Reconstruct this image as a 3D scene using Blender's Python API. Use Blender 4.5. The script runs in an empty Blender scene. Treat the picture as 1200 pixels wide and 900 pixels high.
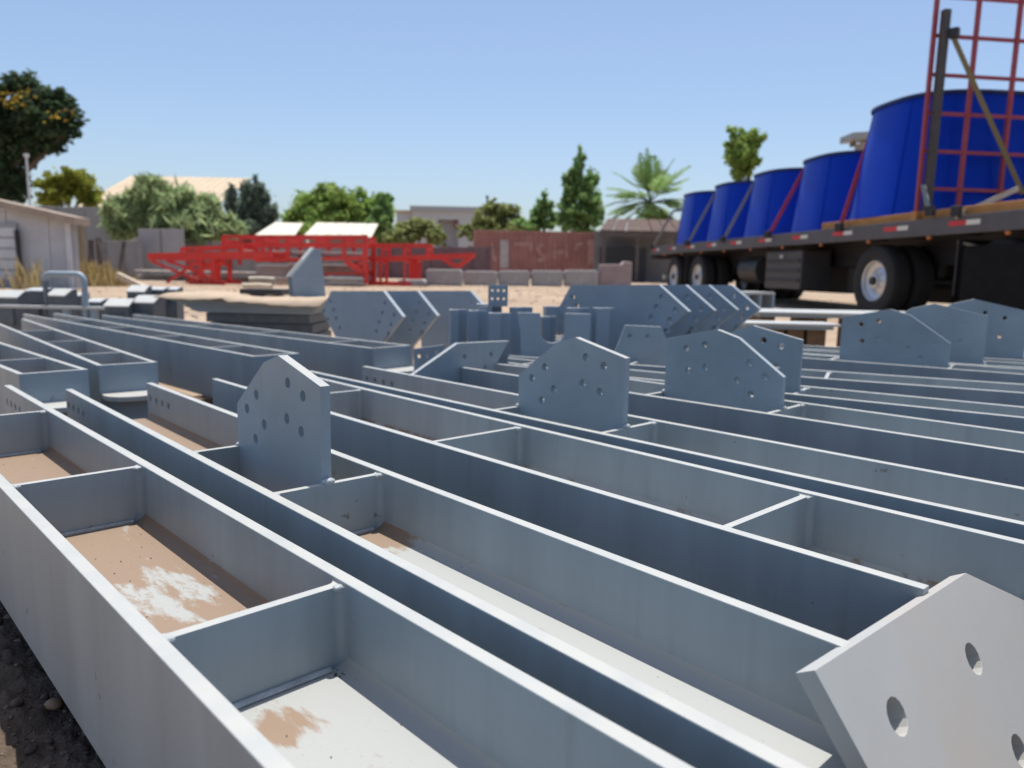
import bpy, bmesh, math, random
from mathutils import Vector, Matrix
from mathutils.geometry import tessellate_polygon
rnd = random.Random(7)
SC = bpy.context.scene
COL = SC.collection
# ------------------------------------------------------------------ camera
S = 0.32                      # metres from the lens down to the beam tops
CZ = 0.61                     # lens height above the near ground
F, PITCH, ROLL, YAW = 880.0, 0.146919, 0.020210, 0.766030
cp, sp, cr, sr = math.cos(PITCH), math.sin(PITCH), math.cos(ROLL), math.sin(ROLL)
cy_, sy_ = math.cos(YAW), math.sin(YAW)
def lw(r, f, z=0.0):          # (right, forward, up) -> world
    return Vector((r*cy_ + f*sy_, -r*sy_ + f*cy_, z))
_f = Vector((0, cp, -sp)); _u0 = Vector((0, sp, cp)); _r0 = Vector((1, 0, 0))
_r = cr*_r0 + sr*_u0; _u = -sr*_r0 + cr*_u0
def ray(px, py):
    return _f*F + _r*(px-600) - _u*(py-450)
cam = bpy.data.cameras.new("camera"); camo = bpy.data.objects.new("camera", cam); COL.objects.link(camo)
R3, U3, B3 = lw(*_r), lw(*_u), -lw(*_f)
camo.matrix_world = Matrix(((R3.x, U3.x, B3.x, 0), (R3.y, U3.y, B3.y, 0), (R3.z, U3.z, B3.z, CZ), (0, 0, 0, 1)))
cam.sensor_fit = 'HORIZONTAL'; cam.sensor_width = 36; cam.lens = F/1200*36
cam.clip_start = 0.02; cam.clip_end = 2000
cam.dof.use_dof = True; cam.dof.focus_distance = 0.95; cam.dof.aperture_fstop = 5.4
SC.camera = camo
# ------------------------------------------------------------------ sky, sun
SUN = Vector((0.17, 0.12, 1.0)).normalized()
elev = math.asin(SUN.z)
world = bpy.data.worlds.new("World"); SC.world = world; world.use_nodes = True
wn = world.node_tree; wn.nodes.clear()
sky = wn.nodes.new('ShaderNodeTexSky'); sky.sky_type = 'NISHITA'; sky.sun_disc = False
sky.sun_elevation = elev; sky.sun_rotation = math.atan2(SUN.x, SUN.y)
sky.altitude = 500; sky.air_density = 1.0; sky.dust_density = 2.8; sky.ozone_density = 3.0
bg = wn.nodes.new('ShaderNodeBackground'); bg.inputs[1].default_value = 0.15
wo = wn.nodes.new('ShaderNodeOutputWorld')
wn.links.new(sky.outputs[0], bg.inputs[0]); wn.links.new(bg.outputs[0], wo.inputs[0])
sl = bpy.data.lights.new("sun", 'SUN'); sl.energy = 5.0; sl.angle = math.radians(0.53); sl.color = (1.0, 0.955, 0.89)
so = bpy.data.objects.new("sun", sl); COL.objects.link(so)
so.rotation_euler = (-SUN).to_track_quat('-Z', 'Y').to_euler(); so.location = (0, 0, 30)
vs = SC.view_settings
vs.view_transform = 'Standard'; vs.look = 'None'; vs.exposure = 0.12; vs.gamma = 1.0; vs.use_curve_mapping = False
# ------------------------------------------------------------------ pixel helpers
def gz(d):                    # the yard rises gently away from the lens
    return 0.0 if d < 3 else min(0.0105*(d-3), 0.40)
def gp(px, py, drop=S):       # pixel on the level plane `drop` below the lens -> world x, y
    d = ray(px, py); t = -drop/d.z; w = lw(d.x*t, d.y*t); return w.x, w.y
def rz(px, py, d):            # pixel at forward distance d -> (right, z)
    q = ray(px, py); t = d/q.y; return q.x*t, CZ + q.z*t
# ------------------------------------------------------------------ materials
MATS = {}
def mat(name, col, rough=0.6, metal=0.0, var=0.12, scale=8.0, bump=0.0, bscale=60.0, col2=None, c2lo=0.5, c2hi=0.65,
        island=0.0, streak=False, spec=0.5, grime=0.0, lit_dust=None, wear=0.0):
    if name in MATS: return MATS[name]
    m = bpy.data.materials.new(name); m.use_nodes = True; MATS[name] = m
    nt = m.node_tree; b = nt.nodes['Principled BSDF']; L = nt.links.new; N = nt.nodes.new
    b.inputs['Roughness'].default_value = rough; b.inputs['Metallic'].default_value = metal
    b.inputs['Specular IOR Level'].default_value = spec
    tc = N('ShaderNodeTexCoord'); n1 = N('ShaderNodeTexNoise'); n1.inputs['Scale'].default_value = scale
    n1.inputs['Detail'].default_value = 6; n1.inputs['Roughness'].default_value = 0.62
    if streak:
        mp = N('ShaderNodeMapping'); mp.inputs['Scale'].default_value = (1, 1, 0.12)
        L(tc.outputs['Object'], mp.inputs[0]); L(mp.outputs[0], n1.inputs['Vector'])
    else: L(tc.outputs['Object'], n1.inputs['Vector'])
    mx = N('ShaderNodeMix'); mx.data_type = 'RGBA'
    mr = N('ShaderNodeMapRange'); mr.inputs[1].default_value = 0.3; mr.inputs[2].default_value = 0.7
    L(n1.outputs[0], mr.inputs[0]); L(mr.outputs[0], mx.inputs[0])
    mx.inputs[6].default_value = (*[c*(1-var) for c in col], 1); mx.inputs[7].default_value = (*[min(1, c*(1+var)) for c in col], 1)
    out = mx.outputs[2]
    if col2:
        n2 = N('ShaderNodeTexNoise'); n2.inputs['Scale'].default_value = scale*0.45; n2.inputs['Detail'].default_value = 8
        n2.inputs['Roughness'].default_value = 0.7; L(tc.outputs['Object'], n2.inputs['Vector'])
        m2 = N('ShaderNodeMapRange'); m2.inputs[1].default_value = c2lo; m2.inputs[2].default_value = c2hi
        L(n2.outputs[0], m2.inputs[0]); x2 = N('ShaderNodeMix'); x2.data_type = 'RGBA'
        L(m2.outputs[0], x2.inputs[0]); L(out, x2.inputs[6]); x2.inputs[7].default_value = (*col2, 1); out = x2.outputs[2]
    if grime:
        n3 = N('ShaderNodeTexNoise'); n3.inputs['Scale'].default_value = 140; n3.inputs['Detail'].default_value = 3
        L(tc.outputs['Object'], n3.inputs['Vector'])
        m3 = N('ShaderNodeMapRange'); m3.inputs[1].default_value = 0.66; m3.inputs[2].default_value = 0.74; m3.inputs[4].default_value = grime
        L(n3.outputs[0], m3.inputs[0]); x3 = N('ShaderNodeMix'); x3.data_type = 'RGBA'
        L(m3.outputs[0], x3.inputs[0]); L(out, x3.inputs[6]); x3.inputs[7].default_value = (0.16, 0.13, 0.10, 1); out = x3.outputs[2]
    if island:
        g = N('ShaderNodeNewGeometry'); h = N('ShaderNodeHueSaturation')
        ma = N('ShaderNodeMapRange'); ma.inputs[3].default_value = 1-island; ma.inputs[4].default_value = 1+island
        L(g.outputs['Random Per Island'], ma.inputs[0]); L(ma.outputs[0], h.inputs['Value'])
        mh = N('ShaderNodeMapRange'); mh.inputs[3].default_value = 0.48; mh.inputs[4].default_value = 0.52
        L(g.outputs['Random Per Island'], mh.inputs[0]); L(mh.outputs[0], h.inputs['Hue'])
        L(out, h.inputs['Color']); out = h.outputs[0]
    if wear:                                              # rubbed patches, run marks, small dark flecks
        for (sc, sz_, lo_, hi_, k_, c_) in ((3.2, .35, .52, .72, .35*wear, (.13, .145, .155)), (26, .06, .60, .74, .45*wear, (.16, .15, .14)), (34, 1, .71, .735, 1.2*wear, (.10, .085, .075)), (7, .5, .62, .78, .5*wear, (.36, .36, .34))):
            mp = N('ShaderNodeMapping'); mp.inputs['Scale'].default_value = (1, 1, sz_); mp.inputs['Location'].default_value = (sc*3.1, 7.7, sc); L(tc.outputs['Object'], mp.inputs[0])
            nw = N('ShaderNodeTexNoise'); nw.inputs['Scale'].default_value = sc; nw.inputs['Detail'].default_value = 5; L(mp.outputs[0], nw.inputs['Vector'])
            mw = N('ShaderNodeMapRange'); mw.inputs[1].default_value = lo_; mw.inputs[2].default_value = hi_; mw.inputs[4].default_value = min(1, k_); L(nw.outputs[0], mw.inputs[0])
            xw = N('ShaderNodeMix'); xw.data_type = 'RGBA'; L(mw.outputs[0], xw.inputs[0]); L(out, xw.inputs[6]); xw.inputs[7].default_value = (*c_, 1); out = xw.outputs[2]
    if lit_dust:                                              # upward faces painted paler as sunlit tops, besides settled dust
        g = N('ShaderNodeNewGeometry'); sz = N('ShaderNodeSeparateXYZ'); L(g.outputs['True Normal'], sz.inputs[0])
        md = N('ShaderNodeMapRange'); md.inputs[1].default_value = 0.75; md.inputs[2].default_value = 0.95; L(sz.outputs[2], md.inputs[0])
        nd = N('ShaderNodeTexNoise'); nd.inputs['Scale'].default_value = 22; nd.inputs['Detail'].default_value = 6; L(tc.outputs['Object'], nd.inputs['Vector'])
        m4 = N('ShaderNodeMapRange'); m4.inputs[1].default_value = 0.2; m4.inputs[2].default_value = 0.6; m4.inputs[3].default_value = 0.6; L(nd.outputs[0], m4.inputs[0])
        mu = N('ShaderNodeMath'); mu.operation = 'MULTIPLY'; L(md.outputs[0], mu.inputs[0]); L(m4.outputs[0], mu.inputs[1])
        xd = N('ShaderNodeMix'); xd.data_type = 'RGBA'; L(mu.outputs[0], xd.inputs[0]); L(out, xd.inputs[6]); xd.inputs[7].default_value = (*lit_dust, 1); out = xd.outputs[2]
    L(out, b.inputs['Base Color'])
    if bump:
        nb = N('ShaderNodeTexNoise'); nb.inputs['Scale'].default_value = bscale; nb.inputs['Detail'].default_value = 5
        L(tc.outputs['Object'], nb.inputs['Vector']); bp = N('ShaderNodeBump'); bp.inputs['Strength'].default_value = bump
        bp.inputs['Distance'].default_value = 0.01
        L(nb.outputs[0], bp.inputs['Height']); L(bp.outputs[0], b.inputs['Normal'])
    return m
STEEL = (0.266, 0.312, 0.332)
DIRT = (0.250, 0.178, 0.122)
M_steel = mat('primed_steel', STEEL, 0.48, 0, 0.13, 9, 0.05, 240, streak=True, spec=0.45, wear=0.55, lit_dust=(0.415, 0.415, 0.385))
M_edge = mat('cut_steel', (0.43, 0.45, 0.45), 0.45, 0, 0.08, 20, 0.05, 300, col2=(0.42, 0.38, 0.33), c2lo=0.58, c2hi=0.75, grime=0.5)
M_plate = mat('plate_steel', (0.262, 0.326, 0.368), 0.46, 0, 0.10, 7, 0.03, 260, spec=0.45, wear=0.4, lit_dust=(0.41, 0.41, 0.38))
M_weld = mat('weld_bead', (0.36, 0.39, 0.40), 0.5, 0, 0.2, 90, 0.3, 200)
M_dusty = mat('dusty_plate', (0.405, 0.41, 0.39), 0.5, 0, 0.05, 5, 0.02, 200, col2=(0.43, 0.395, 0.35), c2lo=0.48, c2hi=0.70)
def web_mat(name, stops, patch=None, clear=None, lo=0.47, hi=0.56, streak=1.0, amp=1.0):
    """stops: (y metres, dirt 0..1) along the beam; patch: (x, y, radius) an extra dirt stain"""
    m = bpy.data.materials.new(name); m.use_nodes = True
    nt = m.node_tree; b = nt.nodes['Principled BSDF']; L = nt.links.new; N = nt.nodes.new
    tc = N('ShaderNodeTexCoord'); sx = N('ShaderNodeSeparateXYZ'); L(tc.outputs['Object'], sx.inputs[0])
    y0, y1 = stops[0][0], stops[-1][0]
    mr = N('ShaderNodeMapRange'); mr.inputs[1].default_value = y0; mr.inputs[2].default_value = y1; L(sx.outputs[1], mr.inputs[0])
    rp = N('ShaderNodeValToRGB'); L(mr.outputs[0], rp.inputs[0])
    e = rp.color_ramp.elements
    while len(e) < len(stops): e.new(0.5)
    for i, (y, v) in enumerate(stops):
        e[i].position = (y-y0)/(y1-y0); e[i].color = (v, v, v, 1)
    mp = N('ShaderNodeMapping'); mp.inputs['Scale'].default_value = (1.0, streak, 1); mp.inputs['Rotation'].default_value = (0, 0, 0.5)
    L(tc.outputs['Object'], mp.inputs[0])
    n = N('ShaderNodeTexNoise'); n.inputs['Scale'].default_value = 24 if amp == 1 else 42; n.inputs['Detail'].default_value = 9; n.inputs['Roughness'].default_value = 0.66
    L(mp.outputs[0], n.inputs['Vector'])
    am = N('ShaderNodeMath'); am.operation = 'MULTIPLY_ADD'; am.inputs[1].default_value = amp; am.inputs[2].default_value = .5-.5*amp; L(n.outputs[0], am.inputs[0])
    ad = N('ShaderNodeMath'); ad.operation = 'ADD'; L(am.outputs[0], ad.inputs[0])
    sc_ = N('ShaderNodeMath'); sc_.operation = 'MULTIPLY_ADD'; sc_.inputs[1].default_value = 0.8; sc_.inputs[2].default_value = -0.4
    L(rp.outputs[0], sc_.inputs[0]); L(sc_.outputs[0], ad.inputs[1]); val = ad.outputs[0]
    if patch:
        vd = N('ShaderNodeVectorMath'); vd.operation = 'DISTANCE'; vd.inputs[1].default_value = (patch[0], patch[1], patch[3])
        L(tc.outputs['Object'], vd.inputs[0])
        pm = N('ShaderNodeMapRange'); pm.inputs[1].default_value = 0; pm.inputs[2].default_value = patch[2]*2
        pm.inputs[3].default_value = 0.72; pm.inputs[4].default_value = 0.0
        L(vd.outputs['Value'], pm.inputs[0]); a2 = N('ShaderNodeMath'); a2.operation = 'ADD'; L(val, a2.inputs[0]); L(pm.outputs[0], a2.inputs[1]); val = a2.outputs[0]
    if clear:                                             # a wiped, paler area
        vd = N('ShaderNodeVectorMath'); vd.operation = 'DISTANCE'; vd.inputs[1].default_value = (clear[0], clear[1], clear[3])
        L(tc.outputs['Object'], vd.inputs[0])
        pm = N('ShaderNodeMapRange'); pm.inputs[1].default_value = clear[2]*.3; pm.inputs[2].default_value = clear[2]*1.5
        pm.inputs[3].default_value = -0.46; pm.inputs[4].default_value = 0.0
        L(vd.outputs['Value'], pm.inputs[0]); a2 = N('ShaderNodeMath'); a2.operation = 'ADD'; L(val, a2.inputs[0]); L(pm.outputs[0], a2.inputs[1]); val = a2.outputs[0]
    mm = N('ShaderNodeMapRange'); mm.inputs[1].default_value = lo; mm.inputs[2].default_value = hi; L(val, mm.inputs[0])
    n2 = N('ShaderNodeTexNoise'); n2.inputs['Scale'].default_value = 160; n2.inputs['Detail'].default_value = 4; L(tc.outputs['Object'], n2.inputs['Vector'])
    sp_ = N('ShaderNodeMapRange'); sp_.inputs[1].default_value = 0.70; sp_.inputs[2].default_value = 0.76; sp_.inputs[4].default_value = 0.6; L(n2.outputs[0], sp_.inputs[0])
    c1 = N('ShaderNodeMix'); c1.data_type = 'RGBA'; c1.inputs[6].default_value = (0.345, 0.355, 0.34, 1); c1.inputs[7].default_value = (*DIRT, 1)
    L(mm.outputs[0], c1.inputs[0])
    c2 = N('ShaderNodeMix'); c2.data_type = 'RGBA'; c2.inputs[7].default_value = (0.10, 0.08, 0.07, 1); L(c1.outputs[2], c2.inputs[6]); L(sp_.outputs[0], c2.inputs[0])
    L(c2.outputs[2], b.inputs['Base Color']); b.inputs['Roughness'].default_value = 0.65
    bp = N('ShaderNodeBump'); bp.inputs['Strength'].default_value = 0.25; bp.inputs['Distance'].default_value = 0.004
    L(val, bp.inputs['Height']); L(bp.outputs[0], b.inputs['Normal'])
    return m
# ------------------------------------------------------------------ mesh builder
class MB:
    def __init__(s): s.v = []; s.f = []
    def add(s, vs, fs):
        o = len(s.v); s.v += [tuple(p) for p in vs]; s.f += [tuple(i+o for i in f) for f in fs]; return s
    def box(s, x0, x1, y0, y1, z0, z1):
        return s.add([(x0,y0,z0),(x1,y0,z0),(x1,y1,z0),(x0,y1,z0),(x0,y0,z1),(x1,y0,z1),(x1,y1,z1),(x0,y1,z1)],
                     [(0,3,2,1),(4,5,6,7),(0,1,5,4),(1,2,6,5),(2,3,7,6),(3,0,4,7)])
    def plate(s, outline, holes, t, fr):
        """outline with round holes [(a,b,r)] and thickness t; fr maps (a,b,c) to xyz"""
        loops = [[Vector((a, b, 0)) for a, b in outline]]
        for a, b, r in holes:
            loops.append([Vector((a+r*math.cos(-2*math.pi*k/14), b+r*math.sin(-2*math.pi*k/14), 0)) for k in range(14)])
        flat = [p for l in loops for p in l]; n = len(flat)
        if len(loops) == 1: tris = [tuple(range(n))]
        else: tris = [tuple(t_) for t_ in tessellate_polygon(loops)]
        vs = [fr(p.x, p.y, 0) for p in flat] + [fr(p.x, p.y, t) for p in flat]
        fs = [tuple(x) for x in tris] + [tuple(i+n for i in reversed(x)) for x in tris]
        o = 0
        for l in loops:
            k = len(l)
            for i in range(k):
                a, b = o+i, o+(i+1) % k
                fs.append((a, b, b+n, a+n))
            o += k
        return s.add(vs, fs)
    def prism(s, prof, c0, c1, fr):
        n = len(prof); vs = [fr(a, b, c0) for a, b in prof]+[fr(a, b, c1) for a, b in prof]
        return s.add(vs, [tuple(range(n)), tuple(range(2*n-1, n-1, -1))]+[(i, (i+1) % n, (i+1) % n+n, i+n) for i in range(n)])
    def tube(s, pts, r, seg=8, r1=None):
        pts = [Vector(p) for p in pts]; rings = []
        for i, p in enumerate(pts):
            d = (pts[min(i+1, len(pts)-1)]-pts[max(i-1, 0)]).normalized()
            a = d.cross(Vector((0, 0, 1)));
            if a.length < 1e-3: a = d.cross(Vector((1, 0, 0)))
            a.normalize(); b = d.cross(a)
            rr = r if r1 is None else r+(r1-r)*i/(len(pts)-1)
            rings.append([p+a*rr*math.cos(2*math.pi*k/seg)+b*rr*math.sin(2*math.pi*k/seg) for k in range(seg)])
        vs = [q for g in rings for q in g]; fs = []
        for i in range(len(pts)-1):
            for k in range(seg):
                k2 = (k+1) % seg; fs.append((i*seg+k, i*seg+k2, (i+1)*seg+k2, (i+1)*seg+k))
        fs.append(tuple(range(seg))); fs.append(tuple((len(pts)-1)*seg+k for k in range(seg)))
        return s.add(vs, fs)
    def bar(s, a, b, w, h=None, up=(0, 0, 1)):
        h = w if h is None else h; a, b = Vector(a), Vector(b); d = (b-a).normalized(); u = Vector(up)
        x = d.cross(u)
        if x.length < 1e-3: x = d.cross(Vector((1, 0, 0)))
        x.normalize(); z = x.cross(d)
        vs = [p+x*i*w/2+z*j*h/2 for p in (a, b) for i, j in ((-1,-1),(1,-1),(1,1),(-1,1))]
        return s.add(vs, [(0,1,2,3),(4,7,6,5),(0,4,5,1),(1,5,6,2),(2,6,7,3),(3,7,4,0)])
    def lathe(s, prof, seg=32, fr=lambda x, y, z: (x, y, z), close=False):
        n = len(prof); vs = []
        for k in range(seg):
            c, d = math.cos(2*math.pi*k/seg), math.sin(2*math.pi*k/seg)
            for r, z in prof: vs.append(fr(r*c, r*d, z))
        fs = []
        for k in range(seg):
            k2 = (k+1) % seg
            for i in range(n-1 if not close else n):
                j = (i+1) % n; fs.append((k*n+i, k2*n+i, k2*n+j, k*n+j))
        return s.add(vs, fs)
    def mesh(s, name, m, smooth=None):
        me = bpy.data.meshes.new(name); me.from_pydata(s.v, [], s.f)
        bm = bmesh.new(); bm.from_mesh(me); bmesh.ops.recalc_face_normals(bm, faces=bm.faces); bm.to_mesh(me); bm.free()
        me.materials.append(m)
        if smooth is not None:
            for p in me.polygons: p.use_smooth = True
            me.set_sharp_from_angle(angle=math.radians(smooth))
        return me
    def build(s, name, m, parent=None, smooth=None, bevel=0, loc=(0, 0, 0), rotz=0):
        me = s.mesh(name, m, smooth); return link(name, me, parent, bevel, loc, rotz)
def link(name, me, parent=None, bevel=0, loc=(0, 0, 0), rotz=0):
    o = bpy.data.objects.new(name, me); COL.objects.link(o); o.parent = parent; o.location = loc; o.rotation_euler = (0, 0, rotz)
    if bevel:
        b = o.modifiers.new('bevel', 'BEVEL'); b.width = bevel; b.segments = 2; b.limit_method = 'ANGLE'; b.angle_limit = math.radians(40)
    return o
def empty(name, loc, rotz=0):
    o = bpy.data.objects.new(name, None); COL.objects.link(o); o.location = loc; o.rotation_euler = (0, 0, rotz); o.empty_display_size = 0.2; return o
def tag(o, label, cat, group=None):
    o['label'] = label; o['category'] = cat
    if group: o['group'] = group
    return o
def struct(o): o['kind'] = 'structure'; return o
def copy_tree(o, parent=None):
    c = o.copy(); COL.objects.link(c); c.parent = parent
    for ch in list(o.children): copy_tree(ch, c)
    return c
def view_root(name, px, d, z=None, dr=0.0):   # an Empty on the yard under pixel column px at forward distance d; local x = right, y = away
    r, _ = rz(px, 330, d); w = lw(r, d, gz(d) if z is None else z)
    return empty(name, w, -YAW+dr), r
XZ = lambda y=0.0: (lambda a, b, c: (a, y+c, b))
# ================================================================== ground
gm = bpy.data.meshes.new('ground'); gv = []; gf = []
fs_ = [-300, -60, -10, -2, 0, 1, 2, 3, 4, 6, 8, 10, 14, 18, 24, 30, 36, 41.1, 60, 120, 300, 900]
rs_ = [-700, -200, -80, -40, -20, -10, -5, -2, 0, 2, 5, 10, 20, 40, 80, 200, 700]
for f in fs_:
    for r in rs_: gv.append(tuple(lw(r, f, gz(f))))
for i in range(len(fs_)-1):
    for j in range(len(rs_)-1):
        a = i*len(rs_)+j; gf.append((a, a+1, a+len(rs_)+1, a+len(rs_)))
gm.from_pydata(gv, [], gf)
M_ground = mat('yard_dirt', (0.37, 0.285, 0.205), 0.95, 0, 0.22, 1.3, 0.9, 30, col2=(0.32, 0.24, 0.17), c2lo=0.45, c2hi=0.6, spec=0.1)
gm.materials.append(M_ground)
struct(link('ground', gm))
# dark pebbly soil in the strip beside the nearest beam
M_soil = mat('dark_soil', (0.115, 0.085, 0.062), 0.95, 0, 0.35, 25, 0.8, 120, spec=0.15)
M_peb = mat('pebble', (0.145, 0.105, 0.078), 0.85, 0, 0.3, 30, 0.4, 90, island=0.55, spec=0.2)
mb = MB(); nx, ny = 70, 170; x0, x1, y0, y1 = -0.06, 0.262, 0.35, 2.3
from mathutils import noise as mnoise
def soil_h(x, y):
    e = min(1, (x-x0)/0.05, (x1-x)/0.02+0.2, (y-y0)/0.1, (y1-y)/0.2)
    n = mnoise.fractal(Vector((x*22, y*22, 0)), 0.9, 2.0, 5)
    return 0.004 + max(0, e)*(0.010+0.012*n+0.006*mnoise.noise(Vector((x*90, y*90, 3))))
vs = []; fs = []
for i in range(nx+1):
    for j in range(ny+1):
        x = x0+(x1-x0)*i/nx; y = y0+(y1-y0)*j/ny; vs.append((x, y, soil_h(x, y)))
for i in range(nx):
    for j in range(ny):
        a = i*(ny+1)+j; fs.append((a, a+ny+1, a+ny+2, a+1))
o = mb.add(vs, fs).build('soil', M_soil, smooth=60); o['kind'] = 'structure'
ico = bmesh.new(); bmesh.ops.create_icosphere(ico, subdivisions=2, radius=1); icv = [v.co.copy() for v in ico.verts]; icf = [tuple(v.index for v in f.verts) for f in ico.faces]; ico.free()
ico1 = bmesh.new(); bmesh.ops.create_icosphere(ico1, subdivisions=1, radius=1); ic1v = [v.co.copy() for v in ico1.verts]; ic1f = [tuple(v.index for v in f.verts) for f in ico1.faces]; ico1.free()
def stone(mb, x, y, z, r, big=False):
    V, Fc = (icv, icf) if big else (ic1v, ic1f)
    sx, sy2, sz = r*rnd.uniform(.8, 1.3), r*rnd.uniform(.8, 1.3), r*rnd.uniform(.4, .75); a = rnd.uniform(0, 6.28); off = Vector((rnd.random()*50, rnd.random()*50, 0))
    out = []
    for v in V:
        k = 1+0.35*mnoise.noise(v*1.3+off); q = Vector((v.x*sx*k, v.y*sy2*k, v.z*sz*k))
        out.append((x+q.x*math.cos(a)-q.y*math.sin(a), y+q.x*math.sin(a)+q.y*math.cos(a), z+q.z))
    mb.add(out, Fc)
mb = MB()
for k in range(2600):
    x = rnd.uniform(-0.05, 0.25); y = rnd.uniform(0.4, 2.25); r = 0.0016+0.0075*rnd.random()**5
    stone(mb, x, y, soil_h(x, y)+r*0.15, r, r > 0.004)
o = mb.build('gravel', M_peb, smooth=80); tag(o, 'loose dark pebbles on the shaded soil beside the nearest beam', 'gravel'); o['kind'] = 'stuff'
# the one smooth tan pebble lying beside the beam
px_, py_ = gp(64, 830, CZ-0.014); mb = MB(); stone(mb, px_, py_, 0.02, 0.012, True)
tag(mb.build('pebble', mat('tan_pebble', (0.33, 0.20, 0.11), 0.6, 0, .2, 60), smooth=80), 'single smooth tan pebble on dark soil beside the nearest beam', 'pebble')
# ================================================================== beams
TF = 0.0155; HB = 0.62*S; ZT = CZ-S; ZB = ZT-HB; ZW = HB*0.5     # flange thickness, beam height on its side, tops, undersides, web level (local)
def stiff_prof(x0, x1, t):
    r = 0.010
    arc = [(r-r*math.cos(k*math.pi/8), r-r*math.sin(k*math.pi/8)) for k in range(5)]
    near = [(x0+a, -t/2-b) for a, b in arc]+[(x1-a, -t/2-b) for a, b in reversed(arc)]
    far = [(a, -b) for a, b in reversed(near)]
    return near+far
def gusset_outline(mir, L, ks=1.0):
    pts = [(0, -0.0), (0, 0.455), (0.44, 0.56), (0.62, 0.505), (0.985, 0.235), (0.985, -0.0)]
    holes = [(.72, .32), (.85, .225), (.63, .17), (.745, .07), (.34, .43), (.18, .385), (.36, .245), (.205, .204)]
    if mir: pts = [(0.985-a, b) for a, b in pts][::-1]; holes = [(0.985-a, b) for a, b in holes]
    k = L/0.985
    z0 = HB/S
    P = [(a*k*S, (b*ks+z0 if b > 0 else 0.335)*S) for a, b in pts]
    return P, [(a*k*S, (b*ks+z0)*S, 0.029*S) for a, b in holes]
def beam(label, pA, pB, w, y0, y1, stiff=(), gussets=(), webm=None, group='grey steel beams laid side by side', endholes=False, ends=None, tab=False,
         detail=True, yL=None, yR=None, yW=None):
    """pA, pB: two points (v,u) in lens heights on the near top edge; y0,y1 the beam's run in the same units along u"""
    dv, du = pB[0]-pA[0], pB[1]-pA[1]; n = math.hypot(dv, du); dv /= n; du /= n
    th = -math.atan2(dv, du)
    ax, ay = pA[0]-dv/du*pA[1], 0.0          # point at u=0
    root = empty('steel_girder', (ax*S, ay*S, ZB), th)
    tag(root, label, 'girder', group)
    w *= S; Y0, Y1 = y0*S/du, y1*S/du
    bv = 0.0012
    for x, ya in ((0, yL), (w-TF, yR)):
        holes = []; Ya = Y0 if ya is None else ya*S/du
        if endholes: holes = [(Y1-0.085*S-k*0.15*S, HB-0.125*S, 0.03*S) for k in range(4)]
        MB().plate([(Ya, 0), (Y1, 0), (Y1, HB), (Ya, HB)], holes, TF, lambda a, b, c, x=x: (x+c, a, b)).build('flange', M_steel, root, bevel=bv)
    tw = 0.010; r = 0.014
    pr = [(TF-.0005, ZW-tw/2-r)]
    arc = [(TF+r-r*math.cos(a), ZW-tw/2-r+r*math.sin(a)) for a in (0.4, 0.8, 1.2, 1.5708)]
    lowL = [(TF, ZW-tw/2-r)]+arc; up = [(x, 2*ZW-z) for x, z in lowL]
    lowR = [(w-x, z) for x, z in reversed(lowL)]; upR = [(w-x, z) for x, z in up]
    prof = lowL+lowR+upR+list(reversed(up))
    e0, e1 = (Y0+0.002 if yW is None else yW*S/du), Y1-(0.002 if not endholes else 0.02)
    MB().prism(prof, e0, e1, lambda a, b, c: (a, c, b)).build('web', webm or M_web, root, smooth=50)
    for s_ in stiff:
        ys = s_*S/du
        mb = MB().prism(stiff_prof(TF, w-TF, 0.011), ZW+tw/2, HB-0.003-0.002*rnd.random(), lambda a, b, c: (a, ys+b, c))
        mb.build('stiffener', M_steel, root, smooth=50)
        MB().prism(stiff_prof(TF, w-TF, 0.011), 0.003, ZW-tw/2, lambda a, b, c: (a, ys+b, c)).build('stiffener', M_steel, root)
        if detail:                                        # weld run along the foot and a lump in the upper corners
            pts = [(TF+0.016+(w-2*TF-0.032)*k/9, ys-0.007, ZW+tw/2+0.002) for k in range(10)]
            MB().tube(pts, 0.0042, 6).build('weld', M_weld, root, smooth=60)
            for xx in (TF+0.004, w-TF-0.005):
                r_ = rnd.uniform(.0045, .0065); MB().add([(xx+v.x*r_*1.3, ys-0.006+v.y*r_, HB-0.006+v.z*r_*.8) for v in icv], icf).build('weld', M_weld, root, smooth=60)
    for (yg, L, mir) in gussets:
        P, Hs = gusset_outline(mir, L, max(1, L/1.05)); ys = yg*S/du; tg = 0.016
        g = MB().plate(P, Hs, tg, lambda a, b, c: (w/2-tg/2+c, ys+a, b)).build('gusset_plate', M_plate, root, bevel=0.0009)
        for yy in (ys-0.004, ys+L*S+0.004):
            MB().add([(w/2+v.x*.012, yy+v.y*.007, HB-0.002+v.z*.006) for v in icv], icf).build('weld', M_weld, root, smooth=60)
    if ends is not None:
        for ye in ends:
            yy = Y0-0.012 if ye == 0 else Y1
            MB().box(0, w, yy, yy+0.0118, 0, HB+0.001).build('end_plate', M_plate, root, bevel=bv)
    if tab:                                               # half-round cleat standing out at web level
        r = w*0.49; out = [(w*0.02, 0), (w*0.98, 0)]+[(w/2+r*math.cos(a), -0.045-0.07*math.sin(a)) for a in [k/8*math.pi for k in range(9)]]
        mb = MB().prism(out, ZW-0.008, ZW+0.008, lambda a, b, c: (a, Y0-0.012+b, c)); mb.build('cleat', M_dusty, root, bevel=bv)
        MB().prism([(a, b) for a, b in [(w*.12, 0), (w*.88, 0), (w*.8, -0.05), (w*.2, -0.05)]], 0.0, ZW-0.009, lambda a, b, c: (a, Y0-0.0125+b, c)).build('cleat_rib', M_plate, root)
    return root
M_web = web_mat('beam_web', [(-1, .35), (0.5, .45), (1, .4), (1.7, .6), (2.4, .7)])
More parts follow.
